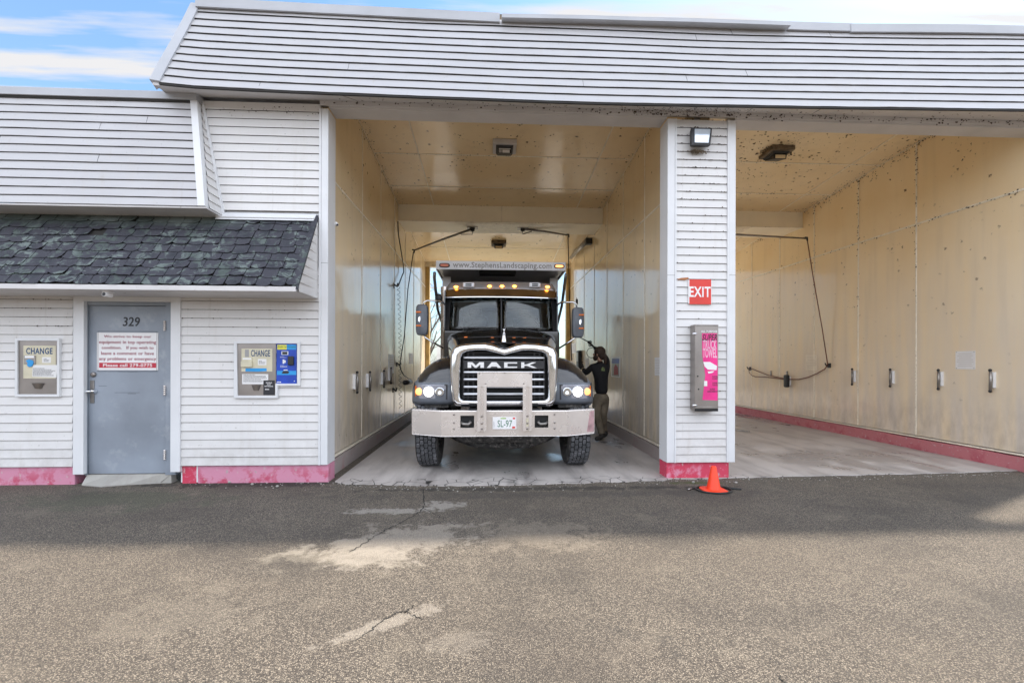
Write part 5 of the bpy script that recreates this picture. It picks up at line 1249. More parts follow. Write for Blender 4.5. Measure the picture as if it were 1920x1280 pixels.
# licence plate
g = MB(); g.box(TX-.152, TX+.152, .088, .094, .618, .772); lp = g.build('license_plate', 'white', T, bevel=.006)
Fp = FX((TX, .0878, 0))
text('SL-97', (-.088, .645), (.095, .732), Fp, .001, 'green', lp, bold=.0)
g = MB(); g.box(TX+.105, TX+.135, .0868, .0878, .745, .765); g.box(TX+.098, TX+.135, .0868, .0878, .628, .652); g.build('red_sticker', 'signred', lp)
text('CONN', (-.148, .640), (-.130, .700), (Vector((TX, .0878, 0)), Vector((1, 0, 0)), Vector((0, 0, 1)), Vector((0, -1, 0))), .001, 'green', lp) if 0 else None
g = MB(); g.box(TX-.05, TX+.02, .0868, .0878, .748, .762); g.build('plate_emblem', 'teal', lp)
text('CONN', (.640, .128), (.715, .146), (Vector((TX, .0878, 0)), Vector((0, 0, 1)), Vector((-1, 0, 0)), Vector((0, -1, 0))), .001, 'greyink', lp)
# grille surround: chrome ring with V notch
def sym(half): return [(-x, z) for x, z in half[::-1]][::1]
outer = [(0, 1.655), (.06, 1.672), (.16, 1.712), (.26, 1.728), (.42, 1.722), (.60, 1.70), (.68, 1.66), (.715, 1.58), (.722, 1.35), (.705, 1.10), (.69, .95), (.66, .885), (.60, .872), (.4, .872), (.2, .872), (0, .872)]
inner = [(0, 1.56), (.06, 1.578), (.15, 1.60), (.24, 1.622), (.38, 1.622), (.49, 1.606), (.545, 1.58), (.567, 1.53), (.575, 1.35), (.582, 1.15), (.580, 1.02), (.565, .985), (.53, .968), (.4, .965), (.2, .965), (0, .965)]
mid = [(lerp(a[0], b[0], .5), lerp(a[1], b[1], .5)) for a, b in zip(outer, inner)]
def full(h): return h + [(-x, z) for x, z in h[-2:0:-1]]
O, M_, I = full(outer), full(mid), full(inner)
def r3d(P, y, inset=0):
    cx, cz = 0, 1.3
    return [Vector((TX+x*(1-inset), y, cz+(z-cz)*(1-inset))) for x, z in P]
def mixp(A, B_, k): return [(lerp(a[0], b[0], k), lerp(a[1], b[1], k)) for a, b in zip(A, B_)]
g = MB(); g.loft([r3d(O, .55, -.01), r3d(O, .38, 0), r3d(mixp(O, I, .06), .325), r3d(mixp(O, I, .16), .295), r3d(mixp(O, I, .5), .272), r3d(mixp(O, I, .84), .268), r3d(mixp(O, I, .96), .28), r3d(I, .30), r3d(I, .42)], cap=False)
g.build('grille_surround', 'chrome', T, smooth=60)
g = MB(); g.box(TX-.60, TX+.60, .44, .5, .94, 1.66); g.build('radiator', 'dark', T)
g = MB()
for z in (1.585, 1.545): g.box(TX-.50, TX+.50, .37, .385, z, z+.012)
for s in (-1, 1):
    for x in (.40, .47, .53): g.box(*sx(s, x, x+.018), .375, .40, .98, 1.60)
for z in (1.30, 1.22, 1.14, 1.06, 1.0): g.box(TX-.54, TX+.54, .39, .40, z-.008, z+.008)
g.build('grille_backing', 'black_plastic', T)
for z in (1.525, 1.335, 1.24, 1.142, 1.048):
    g = MB(); w = .532; n = 1
    g.tube([(TX-w, .34, z), (TX-w+.01, .333, z), (TX+w-.01, .333, z), (TX+w, .34, z)], [.012, .0145, .0145, .012], 12); g.build('grille_bar', mat('satin_silver_bar', (.72, .73, .76), .28, .7) if 'barm' not in MT else MT['barm'], T)
g = MB(); g.box(TX-.535, TX+.535, .325, .345, 1.378, 1.487); npb = g.build('name_plate', 'black_plastic', T, bevel=.006)
Fn = FX((TX, .325, 0))
a = wY(876.8, 689.6, .325); b = wY(1006.4, 678.6, .325)
lx = [(398, 487), (502, 582), (597, 668), (690, 775)]
def mackx(cx): return wY(740+cx/2.909, 684, .318).x-TX
zl, zh = 1.393, 1.468
def letter(polys, x0, x1):
    g = MB()
    for P in polys: g.prism([Vector((TX+lerp(x0, x1, u), .3245, lerp(zl, zh, v))) for u, v in P], (0, -.012, 0))
    return g.build('letter', 'letter', npb)
X = [mackx(c) for p in lx for c in p]
letter([[(0, 0), (.22, 0), (.22, .60), (.44, 0), (.56, 0), (.78, .60), (.78, 0), (1, 0), (1, 1), (.72, 1), (.5, .42), (.28, 1), (0, 1)]], X[0], X[1])
letter([[(0, 0), (.24, 0), (.33, .22), (.67, .22), (.76, 0), (1, 0), (.66, 1), (.34, 1)]], X[2], X[3])
letter([[(0, 0), (1, 0), (1, .24), (.26, .24), (.26, .76), (1, .76), (1, 1), (0, 1)]], X[4], X[5])
letter([[(0, 0), (.20, 0), (.20, .36), (.34, .40), (.72, 0), (1, 0), (.55, .55), (.98, 1), (.70, 1), (.34, .62), (.20, .60), (.20, 1), (0, 1)]], X[6], X[7])
# hood
def hring(y, w, zt, zs, zb, cr):
    half = [(w*.955, zb), (w*.985, lerp(zb, zs, .5)), (w, zs), (w*.985, lerp(zs, zt, .45)), (w*.93, lerp(zs, zt, .78)), (w*.80, zt-.02), (w*.5, zt+cr*.6), (0, zt+cr)]
    P = [(TX+x, y, z) for x, z in half] + [(TX-x, y, z) for x, z in half[-2::-1]]
    return [Vector(p) for p in P]
g = MB(); g.loft([hring(.40, .712, 1.695, 1.50, .95, .02), hring(.60, .735, 1.735, 1.53, .97, .022), hring(1.0, .79, 1.83, 1.62, 1.0, .028), hring(1.4, .85, 1.92, 1.70, 1.05, .035), hring(1.75, .895, 1.975, 1.76, 1.1, .04)], close=False)
g.build('hood', 'black_paint', T, smooth=45)
g = MB(); g.tube([(TX-.66, .78, 1.80), (TX-.3, .74, 1.825), (TX, .735, 1.83), (TX+.3, .74, 1.825), (TX+.66, .78, 1.80)], .008, 6); g.build('hood_deflector', 'black_plastic', T)
for x in (-.53, -.155, .15, .3):
    g = MB(); g.box(TX+x-.022, TX+x+.022, .735, .75, 1.812, 1.828); g.build('hood_marker', 'amber', T)
# ornament
g = MB(); g.lathe([(.04, 0), (.034, .03), (.022, .09), (.014, .095)], (TX, .47, 1.742), 'z', 12); orn = g.build('hood_ornament', 'chrome', T, smooth=40)
g = MB(); z = 1.842
g.ball((TX, .46, z+.022), .022, .85, 1.3, 1.0); g.ball((TX, .435, z+.058), .017, 1, 1, .9); g.ball((TX, .42, z+.050), .010)
for s in (-1, 1): g.tube([(TX+s*.012, .45, z+.01), (TX+s*.014, .44, z-.005)], .007, 6); g.ball((TX+s*.012, .44, z+.072), .006)
g.build('figure', 'chrome', orn)
# cowl and cab
CW = .955
g = MB()
def cabr(y, z0, w): return [Vector((TX-w, y, z0)), Vector((TX+w, y, z0))]
g.box(TX-CW, TX+CW, 1.74, 1.98, 1.45, 1.985); g.build('cowl', 'black_paint', T, bevel=.03)
WB, WT, YB_, YT_ = 1.99, 2.585, 1.92, 2.09
def wsp(u, v, off=0):   # windshield surface, u -1..1, v 0..1
    x = u*lerp(.925, .915, v); y = lerp(YB_, YT_, v)+.13*abs(u)**2.2+off
    return Vector((TX+x, y, lerp(WB, WT, v)-.02*abs(u)**3*(1-v)))
for s in (-1, 1):
    g = MB(); U = [s*(.012+.955*k/10) for k in range(11)]
    g.loft([[wsp(u, v) for u in U] for v in [k/8*.96+.02 for k in range(9)]], close=False); o = g.build('windshield_pane', 'glass', T, smooth=60)
    md = o.modifiers.new('s', 'SOLIDIFY'); md.thickness = .006; md.offset = 0
    g = MB(); g.loft([[wsp(s*.955, v, -.012), wsp(s*1.04, v, -.0), wsp(s*1.04, v, .08), wsp(s*.955, v, .03)] for v in [k/6 for k in range(7)]]); g.build('windshield_pillar', 'black_plastic', T)
g = MB(); g.loft([[wsp(-.012, v, -.015), wsp(.012, v, -.015), wsp(.012, v, .02), wsp(-.012, v, .02)] for v in (0, .5, 1)]); g.build('windshield_divider', 'black_plastic', T)
g = MB(); g.loft([[wsp(u, .985, -.015), wsp(u, 1.05, -.0), wsp(u, 1.05, .1), wsp(u, .985, .03)] for u in [k/10-1 for k in range(21)]]); g.loft([[wsp(u, -.02, -.02), wsp(u, .03, -.012), wsp(u, .03, .05), wsp(u, -.02, .05)] for u in [k/10-1 for k in range(21)]]); g.build('windshield_seal', 'black_plastic', T)
# roof with raised cap
def roofr(y, w, z, cr): return [Vector((TX-w, y, 2.56)), Vector((TX-w*1.0, y, z-.10)), Vector((TX-w*.93, y, z-.01)), Vector((TX-w*.5, y, z+cr)), Vector((TX, y, z+cr*1.2)), Vector((TX+w*.5, y, z+cr)), Vector((TX+w*.93, y, z-.01)), Vector((TX+w, y, z-.10)), Vector((TX+w, y, 2.56))]
g = MB(); g.loft([roofr(2.24, .94, 2.80, .0), roofr(2.30, .965, 2.87, .012), roofr(2.7, .975, 2.90, .02), roofr(3.45, .975, 2.88, .02)]); g.build('cab_roof', 'cabgrey', T, smooth=40)
# visor
g = MB(); rr_ = []
for k in range(13):
    u = k/6-1; x = u*.965; yb = 1.98+.12*abs(u)**2.2
    rr_.append([Vector((TX+x, yb, 2.575)), Vector((TX+x*.99, yb+.16, 2.735)), Vector((TX+x*.99, yb+.17, 2.73)), Vector((TX+x, yb+.012, 2.57))])
g.loft(rr_); vz = g.build('sun_visor', mat('ground_tinted_stainless', (.46, .37, .27), .2, 1, var=(2, .1)), T)  # brown tint paints the ground reflected in the stainless visor
g = MB(); g.loft([[r[0]+Vector((0, -.004, -.008)), r[0]+Vector((0, -.004, .004)), r[0]+Vector((0, .01, .004)), r[0]+Vector((0, .01, -.008))] for r in rr_]); g.build('visor_lip', 'chrome', vz)
for i, px in enumerate((855, 918, 941.4, 964.8, 1026.7)):
    q = wY(px, 536.6+(1.2 if i in (0, 4) else 0), 2.23); g = MB(); g.ball((q.x, 2.235, q.z), .036, 1, .8, .55); m_ = g.build('roof_marker', 'amber_on', T)
    g = MB(); g.box(q.x-.045, q.x+.045, 2.24, 2.32, q.z-.028, q.z-.0); g.build('lamp_base', 'chrome', m_)
for px in (878.5, 1003):
    q = wY(px, 534, 2.20); g = MB(); g.box(q.x-.10, q.x+.10, 2.19, 2.27, q.z-.04, q.z+.042); m_ = g.build('strobe_lamp', 'silver', T, bevel=.018)
    g = MB(); g.box(q.x-.052, q.x+.052, 2.186, 2.19, q.z+.004, q.z+.022); g.box(q.x-.052, q.x+.052, 2.186, 2.19, q.z-.024, q.z-.006); g.build('lamp_lens', 'ink', m_)
# cab shell: sides, back, floor, doors
for s in (-1, 1):
    g = MB(); a, b = sorted(sx(s, .955, .975)); g.box(a, b, 1.98, 3.42, 1.25, 2.02); g.box(a, b, 2.05, 2.3, 2.0, 2.6); g.box(a, b, 3.2, 3.42, 2.02, 2.7); g.box(a, b, 2.1, 3.42, 2.52, 2.7); g.build('door', 'black_paint', T)
    g = MB(); a, b = sorted(sx(s, .96, .966)); g.box(a, b, 2.28, 3.2, 2.02, 2.53); g.build('side_window', 'glass', T)
g = MB(); g.box(TX-.95, TX+.95, 3.40, 3.44, 1.2, 2.05); g.box(TX-.95, TX-.62, 3.40, 3.44, 2.05, 2.86); g.box(TX+.62, TX+.95, 3.40, 3.44, 2.05, 2.86); g.box(TX-.62, TX+.62, 3.40, 3.44, 2.5, 2.86); g.build('cab_rear_wall', 'seat', T)
g = MB(); g.box(TX-.93, TX+.93, 2.02, 2.42, 1.80, 1.99); g.build('dashboard', 'seat', T, bevel=.03)
for s in (-1, 1):
    g = MB(); a, b = sorted(sx(s, .24, .72)); g.box(a, b, 2.85, 3.0, 1.7, 2.33); st_ = g.build('seat', 'seat', T, bevel=.05)
    g = MB(); a, b = sorted(sx(s, .36, .60)); g.box(a, b, 2.88, 2.98, 2.34, 2.5); g.build('headrest', 'seat', st_, bevel=.03)
g = MB(); n = 24; cx = TX+.48
R_ = [Vector((cx+.22*math.cos(2*PI*k/n), 2.45+.10*math.sin(2*PI*k/n), 2.08+.19*math.sin(2*PI*k/n))) for k in range(n+1)]; g.tube(R_, .014, 6); g.tube([(cx-.2, 2.45, 2.08), (cx+.2, 2.45, 2.08)], .014, 6); g.build('steering_wheel', 'black_plastic', T)
# wipers
for x0, x1, xm in ((-.82, -.31, -.35), (.10, .62, .58)):
    g = MB(); u0, u1 = x0/.925, x1/.925
    g.tube([wsp(lerp(u0, u1, k/6), .055+.03*math.sin(k/6*PI)+(.02 if x0 < 0 else 0)*(k/6), -.02) for k in range(7)], .009, 5)
    g.tube([wsp(lerp(u0, u1, .5), .08, -.03), wsp(xm/.925, .0, -.04), wsp((xm+.10)/.925, -.05, -.05)], .009, 5); g.build('wiper', 'black_plastic', T)
# fenders and headlamps
for s in (-1, 1):
    st = [(.66, .44, 1.50), (.76, .43, 1.525), (.88, .43, 1.50), (.98, .435, 1.45), (1.07, .45, 1.385), (1.14, .475, 1.30), (1.195, .52, 1.20), (1.23, .58, 1.10), (1.245, .66, 1.00)]
    g = MB(); rings = []
    for x, yf, Tt in st:
        b0 = .905; rings.append([Vector((TX+s*x, yf+yy, zz)) for yy, zz in [(.03, b0), (0, b0+.05), (0, lerp(b0, min(1.19, Tt), .5)), (.01, min(1.19, Tt-.02)), (.06, lerp(min(1.19, Tt-.02), Tt, .42)), (.16, lerp(min(1.19, Tt-.02), Tt, .78)), (.32, Tt), (.62, Tt+.02), (.95, Tt-.04), (1.15, lerp(Tt, .9, .45)), (1.25, .8), (1.25, .62)]])
    vs = [p for r in rings for p in r]; n = 12
    for i in range(len(rings)-1):
        for k in range(n-1):
            g.cm = 1 if (i >= 5 or (k <= 2)) else 0
            g.add([vs[i*n+k], vs[i*n+k+1], vs[(i+1)*n+k+1], vs[(i+1)*n+k]], [(0, 1, 2, 3)])
    o = g.build('front_fender', ['black_paint', 'grey_plastic'], T, merge=True, smooth=40)
    md = o.modifiers.new('s', 'SOLIDIFY'); md.thickness = .018; md.offset = -1
    # headlamp
    hx0, hx1 = .765, 1.205; za, zb2 = .975, 1.178
    def fy(x): return poly([(.66, .44), (.98, .435), (1.07, .45), (1.14, .475), (1.195, .52), (1.23, .58)], x)
    g = MB(); xs2 = [lerp(hx0, hx1, k/8) for k in range(9)]
    g.loft([[Vector((TX+s*x, fy(x)-.022, za)), Vector((TX+s*x, fy(x)-.022, zb2+.012*(k/8)-.018)), Vector((TX+s*x, fy(x)+.04, zb2+.012*(k/8)-.018)), Vector((TX+s*x, fy(x)+.04, za))] for k, x in enumerate(xs2)])
    hl = g.build('headlight', mat('headlamp_housing', (.36, .37, .42), .25, .5, var=(5, .1)) if s < 0 else bpy.data.materials['headlamp_housing'], T, bevel=.008)
    g = MB(); fr = [(hx0-.012, za-.012), (hx1+.012, za-.012), (hx1+.012, zb2+.008), (hx0-.012, zb2-.008)]
    fi = [(hx0+.008, za+.008), (hx1-.006, za+.008), (hx1-.006, zb2-.012), (hx0+.008, zb2-.028)]
    g.ring([Vector((TX+s*x, fy(x)-.028, z)) for x, z in fr], [Vector((TX+s*x, fy(x)-.028, z)) for x, z in fi], (0, .012, 0)); g.build('bezel', 'black_plastic', hl)
    zc = (za+zb2)/2-.004
    g = MB(); x = 1.0; g.lathe([(.064, .0), (.060, -.010), (.04, -.020), (.0, -.024)], (TX+s*x, fy(x)-.022, zc), 'y', 24); g.build('lit_lamp', 'beam', hl)
    g = MB(); g.lathe([(.076, .0), (.076, -.012), (.065, -.012), (.065, 0)], (TX+s*x, fy(x)-.0225, zc), 'y', 24, False); g.build('chrome_ring', 'chrome', hl)
    g = MB(); x = .855; g.lathe([(.062, .0), (.062, -.010), (.05, -.016), (.02, -.004), (0, -.003)], (TX+s*x, fy(x)-.022, zc), 'y', 24); g.build('inner_lamp', 'refl', hl)
    g = MB(); x = 1.135; g.lathe([(.050, .0), (.046, -.008), (.02, -.016), (0, -.017)], (TX+s*x, fy(x)-.024, zc), 'y', 20); g.build('turn_lamp', 'amber_dim', hl)
    g = MB(); g.loft([[Vector((TX+s*x, fy(x)-.026, za+.03)), Vector((TX+s*x, fy(x)-.026, zb2-.03)), Vector((TX+s*x, fy(x)+.02, zb2-.03)), Vector((TX+s*x, fy(x)+.02, za+.03))] for x in (1.178, 1.19, 1.20)]); g.build('amber_side_lens', 'amber', hl)
    # splash lip below
    g = MB(); a, b = sorted(sx(s, .74, 1.07)); g.box(a, b, .47, .58, .845, .915); g.build('fender_skirt', 'mud', T, bevel=.02)
    g = MB(); a, b = sorted(sx(s, 1.075, 1.22)); g.box(a, b, .53, .70, .865, .955); g.build('fender_tip', 'grey_plastic', T, bevel=.03)
# wheels
def wheel(x, y, R, w, side, front=True):
    g = MB(); pr = [(R*.60, -w*.38), (R*.70, -w*.48), (R*.86, -w*.5), (R*.955, -w*.47), (R*.975, -w*.42), (R*.975, w*.42), (R*.955, w*.47), (R*.86, w*.5), (R*.70, w*.48), (R*.60, w*.38)]
    g.lathe(pr, (x, y, R), 'x', 48, False); g.cm = 0
    ty = g.build('tyre', ['rubber_side'], T, smooth=35)
    if front:
        g = MB(); nb = 40; r = random.Random(5)
        for row in range(5):
            for k in range(nb):
                a0 = 2*PI*(k+.5*(row % 2))/nb; da = 2*PI/nb*.40; xc = x+w*.84*((row+.5)/5-.5); hw = w*.84/5*.44
                jit = r.uniform(-.002, .002)
                pts = []
                for (u, v) in [(-.75, -1), (.75, -1), (1.05, 0), (.75, 1), (-.75, 1), (-1.05, 0)]:
                    pts.append((xc+u*hw, a0+v*da))
                lo_ = [Vector((px, y+R*.965*math.cos(a), R+R*.965*math.sin(a))) for px, a in pts]; hi_ = [Vector((px, y+(R+jit)*math.cos(a), R+(R+jit)*math.sin(a))) for px, a in pts]
                g.loft([lo_, hi_])
        g.build('tread', 'rubber', ty)
        g = MB(); g.lathe([(R*.9765, -w*.42), (R*.977, w*.42)], (x, y, R), 'x', 48, False); g.build('tread_groove', 'groove', ty)
    g = MB(); g.lathe([(R*.60, side*w*.30), (R*.56, side*w*.42), (R*.5, side*w*.2), (R*.3, side*w*.22), (R*.22, side*w*.45), (.0, side*w*.45)], (x, y, R), 'x', 32, False); g.lathe([(R*.60, -side*w*.36), (R*.55, -side*w*.36), (R*.5, side*w*.1), (.0, side*w*.1)], (x, y, R), 'x', 32, False); g.build('rim', 'mud', ty)
for s in (-1, 1):
    wheel(TX+s*1.035, .885, .52, .31, s)
    for y in (5.3, 6.7): wheel(TX+s*.95, y, .52, .50, s, False)
g = MB(); g.tube([(TX-.86, .88, .50), (TX-.62, .80, .40), (TX-.35, .70, .335), (TX, .70, .32), (TX+.35, .70, .335), (TX+.62, .80, .40), (TX+.86, .88, .50)], [.05, .07, .075, .075, .075, .07, .05], 10); g.build('front_axle', 'mud', T)
g = MB(); g.hexa([(TX-.55, .35, .40), (TX+.55, .35, .40), (TX+.5, 1.2, .36), (TX-.5, 1.2, .36), (TX-.72, .3, .56), (TX+.72, .3, .56), (TX+.7, 1.3, .6), (TX-.7, 1.3, .6)]); g.build('belly_pan', 'mud', T, bevel=.04)
for s in (-1, 1):
    g = MB(); a, b = sorted(sx(s, .36, .46)); g.box(a, b, .12, 8.0, .62, .86); g.build('frame_rail', 'dark', T)
    g = MB(); g.tube([(TX+s*1.17, .885, .52), (TX+s*1.235, .885, .52)], .035, 8); g.build('hub', 'chrome', T)
    g = MB(); g.tube([(TX+s*1.2, .75, .80), (TX+s*1.24, .6, .74), (TX+s*1.235, .5, .82)], .008, 6); g.build('loose_cable', 'hose', T) if s < 0 else None
g = MB(); g.box(TX-.40, TX+.40, .5, 3.0, .60, 1.2); g.build('engine', 'dark', T)
g = MB(); g.box(TX-.55, TX+.55, 3.0, 3.4, .55, .9); g.build('crossmember', 'dark', T)
for s in (-1, 1):
    g = MB(); g.lathe([(.30, 2.6), (.30, 3.6)], (TX+s*.82, 0, .75), 'y', 20); g.build('fuel_tank', 'alu', T, smooth=40)
# mirrors
for s in (-1, 1):
    zc = 2.155 if s < 0 else 2.13; xm = TX+(-1.30 if s < 0 else 1.262); ym = 1.75
    def mr_(y, w, h): 
        n = 20; return [Vector((xm+s*0+w*(abs(math.cos(a))**.4)*(1 if math.cos(a) > 0 else -1), y, zc+h*(abs(math.sin(a))**.35)*(1 if math.sin(a) > 0 else -1))) for a in [2*PI*k/n+.01 for k in range(n)]]
    g = MB(); g.loft([mr_(ym-.05, .060, .21), mr_(ym-.035, .088, .242), mr_(ym, .098, .252), mr_(ym+.08, .098, .252)])
    ms = g.build('mirror', 'grey_plastic', T, smooth=45)
    g = MB(); g.loft([mr_(ym+.081, .085, .235), mr_(ym+.083, .085, .235)]); g.build('mirror_glass', 'mirror_glass', ms)
    for dz in (.12, -.10):
        g = MB(); xo = xm+s*.045; g.box(xo-.042, xo+.042, ym-.062, ym-.03, zc+dz-.013, zc+dz+.013); g.build('marker_lamp', 'amber', ms, bevel=.006)
    g = MB(); xi = xm-s*.02
    g.tube([(TX+s*.94, 2.1, 2.44), (xi-s*.25, 1.85, 2.475), (xi-s*.06, ym+.03, 2.47), (xi-s*.0, ym+.03, 2.44), (xi, ym+.03, 2.38)], .015, 8); g.tube([(xi, ym+.03, 1.92), (xi+s*-.03, ym+.03, 1.87), (xi-s*.12, 1.78, 1.81), (TX+s*.90, 1.95, 1.66)], .015, 8); g.build('mirror_arm', 'chrome', T)
    g = MB(); P = [(xm-.02, zc+.03), (xm+.01, zc+.05), (xm+.015, zc+.0), (xm-.0, zc-.045), (xm-.02, zc-.02)]; g.prism([Vector((x+s*.03, ym-.054, z)) for x, z in P], (0, -.003, 0)); g.build('mirror_emblem', 'chrome', ms)
q = wY(1100, 527, 1.9); g = MB(); g.tube([(TX+1.25, 1.8, 2.38), (TX+1.25, 1.8, 2.55)], .005, 5); g.tube([(TX+1.25, 1.8, 2.44), (TX+1.25, 1.8, 2.52)], .02, 8); g.build('antenna', 'hose', T)
q = wY(826, 556, 2.1); g = MB(); g.tube([(TX-.95, 2.15, 2.45), (TX-1.04, 2.12, 2.52), (TX-1.06, 2.12, 2.60)], .02, 6); g.ball((TX-1.07, 2.1, 2.56), .07, .9, .4, 1.1); g.build('fender_mirror', 'hose', T)
# exhaust stack
g = MB(); g.lathe([(.075, 1.2), (.075, 2.9)], (TX-1.06, 3.0, 0), 'z', 20); ex = g.build('exhaust_stack', 'alu', T, smooth=40)
g = MB(); n = 0
for k in range(70):
    for j in range(7):
        a = -PI*.05-PI*.9*j/6; z = 1.6+k*.017; c = Vector((TX-1.06+.0755*math.cos(a), 3.0+.0755*math.sin(a), z)); tdir = Vector((-math.sin(a), math.cos(a), 0))*.007; g.quad(c-tdir-Vector((0, 0, .004)), c+tdir-Vector((0, 0, .004)), c+tdir+Vector((0, 0, .004)), c-tdir+Vector((0, 0, .004)))
g.build('perforations', 'dark', ex)
# dump body
HW = 1.222; SZ0, SZ1 = 3.205, 3.365; SY = 2.83
TX2 = TX+.015
g = MB(); g.box(TX2-HW, TX2+HW, SY, SY+.03, SZ0, SZ1); sh = g.build('headboard_lip', 'silver', T, bevel=.004)
g = MB(); g.box(TX2-HW, TX2+HW, SY+.031, 4.1, SZ1-.03, SZ1-.004); g.box(TX2-HW+.02, TX2+HW-.02, SY+.031, 4.1, SZ0+.02, SZ0+.045)
for s in (-1, 1): g.hexa([(TX2+s*HW, SY+.031, SZ0-.01), (TX2+s*(HW-.02), SY+.031, SZ0-.01), (TX2+s*(HW-.02), 4.1, SZ0-.02), (TX2+s*HW, 4.1, SZ0-.02), (TX2+s*HW, SY+.031, SZ1-.032), (TX2+s*(HW-.02), SY+.031, SZ1-.032), (TX2+s*(HW-.02), 4.1, SZ1-.032), (TX2+s*HW, 4.1, SZ1-.032)])
g.build('cab_shield', 'body_grey', T)
g = MB(); g.box(TX2-.42, TX2+.28, 3.0, 3.3, SZ0-.03, SZ0+.019); g.build('tarp_motor_box', 'dark', T)
g = MB(); g.box(TX2-HW, TX2+HW, 4.1, 4.16, 1.15, SZ1-.04); g.build('dump_front_wall', 'body_grey', T)
for s in (-1, 1):
    g = MB(); a, b = sorted((TX2+s*HW, TX2+s*(HW-.05))); g.box(a, b, 4.16, 7.9, 1.15, 2.55); g.box(min(a, TX2+s*(HW+.03)), max(b, TX2+s*(HW+.03)), 4.12, 7.9, 2.5, 2.6); g.build('dump_side', 'silver', T)
    g = MB(); a, b = sorted((TX2+s*(HW-.21), TX2+s*(HW-.05))); g.box(a, b, 3.5, 3.56, 1.3, 3.19); g.build('corner_post', 'silver', T)
    # tarp arm
    P = [(TX2+s*(HW+.035), 2.92, 3.16), (TX2+s*(HW+.05), 3.0, 3.08), (TX2+s*(HW+.02), 3.3, 2.5), (TX2+s*(HW-.05), 3.9, 2.15)] if s < 0 else [(TX2+s*(HW+.02), 2.92, 3.16), (TX2+s*(HW+.02), 3.0, 3.08), (TX2+s*(HW+.0), 3.3, 2.6), (TX2+s*(HW-.02), 3.9, 2.2)]
    g = MB(); g.tube(P, [.03, .03, .026, .026], 6); g.build('tarp_arm', 'steel_dull', T)
g = MB(); g.box(TX2-HW, TX2+HW, 7.85, 7.9, 1.15, 2.9); g.box(TX2-HW+.05, TX2+HW-.05, 4.17, 7.84, 1.1, 1.16); g.build('tailgate', 'body_grey', T)
Fs_ = FX((0, SY, 0))
a = wY(849, 504.3, SY); b = wY(1034, 493.2, SY)
text('www.StephensLandscaping.com', (a.x, a.z), (b.x, b.z), Fs_, .002, 'greyink', sh, bold=.03)
for px, py in ((833.5, 497.5), (1048.5, 499.3)):
    q = wY(px, py, SY); n = 24
    def ell(w, h, y): return [Vector((q.x+w*(abs(math.cos(a))**.6)*(1 if math.cos(a) > 0 else -1), y, q.z+h*(abs(math.sin(a))**.8)*(1 if math.sin(a) > 0 else -1))) for a in [2*PI*k/n for k in range(n)]]
    g = MB(); g.loft([ell(.100, .042, SY-.001), ell(.100, .042, SY-.010), ell(.092, .036, SY-.014)]); lm = g.build('marker_lamp', 'black_plastic', sh)
    g = MB(); g.loft([ell(.078, .026, SY-.0142), ell(.074, .023, SY-.022)]); g.build('lamp_lens', 'amber_dim' if px > 900 else mat('coral_lens', (.85, .22, .10), .3), lm)
# ================================================================== WORKER
def skinned(name, chains, m, parent, sub=2, root=0, extra=None):
    """chains: list of lists of (Vector, radius); first point of a later chain may be ('ref', index)"""
    vs = []; rs = []; es = []
    idx = {}
    for ch in chains:
        prev = None
        for it in ch:
            if isinstance(it, int): prev = it; continue
            vs.append(it[0]); rs.append(it[1]); i = len(vs)-1
            if prev is not None: es.append((prev, i))
            prev = i
    off = Vector((0, 0, 0)); q = parent
    while q is not None: off += q.location; q = q.parent
    me = bpy.data.meshes.new(name); me.from_pydata([tuple(v-off) for v in vs], es, [])
    o = bpy.data.objects.new(name, me); C.objects.link(o); o.parent = parent
    md = o.modifiers.new('skin', 'SKIN'); md.use_smooth_shade = True
    for i, sv_ in enumerate(me.skin_vertices[0].data):
        r = rs[i]; sv_.radius = r if isinstance(r, tuple) else (r, r); sv_.use_root = (i == root)
    md = o.modifiers.new('sub', 'SUBSURF'); md.levels = sub; md.render_levels = sub
    me.materials.append(MT[m]); return o
PY = 2.74
def pp(px, py, dy=0): return wY(px, py, PY+dy)
fx = pp(1126, 820).x
W_ = thing('person', (fx, PY, 0), 'bearded worker in black sweatshirt and khaki trousers, back turned, reaching up with a spray wand beside the truck', 'person')
W_['label'] = 'person in black sweatshirt and khaki trousers, back turned, raising a spray wand beside the truck'
ft = .045
sh_ = skinned('sweatshirt', [
    [(pp(1127, 741), (.165, .125)), (pp(1127.5, 726), (.170, .128)), (pp(1127, 706), (.180, .130)), (pp(1125, 692), (.185, .115)), (pp(1125, 683), (.105, .09)), (pp(1125, 677), (.065, .065))],
    [3, (pp(1109, 688, .02), (.075, .07)), (pp(1098, 700, .12), .058), (pp(1094, 692, .30), .045)],
    [3, (pp(1138, 686, .03), (.075, .07)), (pp(1137, 672, .22), .058), (pp(1122, 657, .40), .046), (pp(1114, 651, .48), .042)]], 'shirt', W_)
tr = skinned('trousers', [
    [(pp(1127, 742), (.160, .125)), (pp(1127, 734), (.158, .122))],
    [0, (pp(1119, 752, .02), (.098, .10)), (pp(1118.5, 776, -.04), (.074, .08)), (pp(1125, 800, .0), (.062, .066)), (pp(1128.5, 815, .02), (.062, .066))],
    [0, (pp(1134, 752, .04), (.098, .10)), (pp(1131, 776, .06), (.074, .08)), (pp(1132, 797, .22), (.062, .066)), (pp(1134, 807, .30), (.06, .064))]], 'khaki', W_)
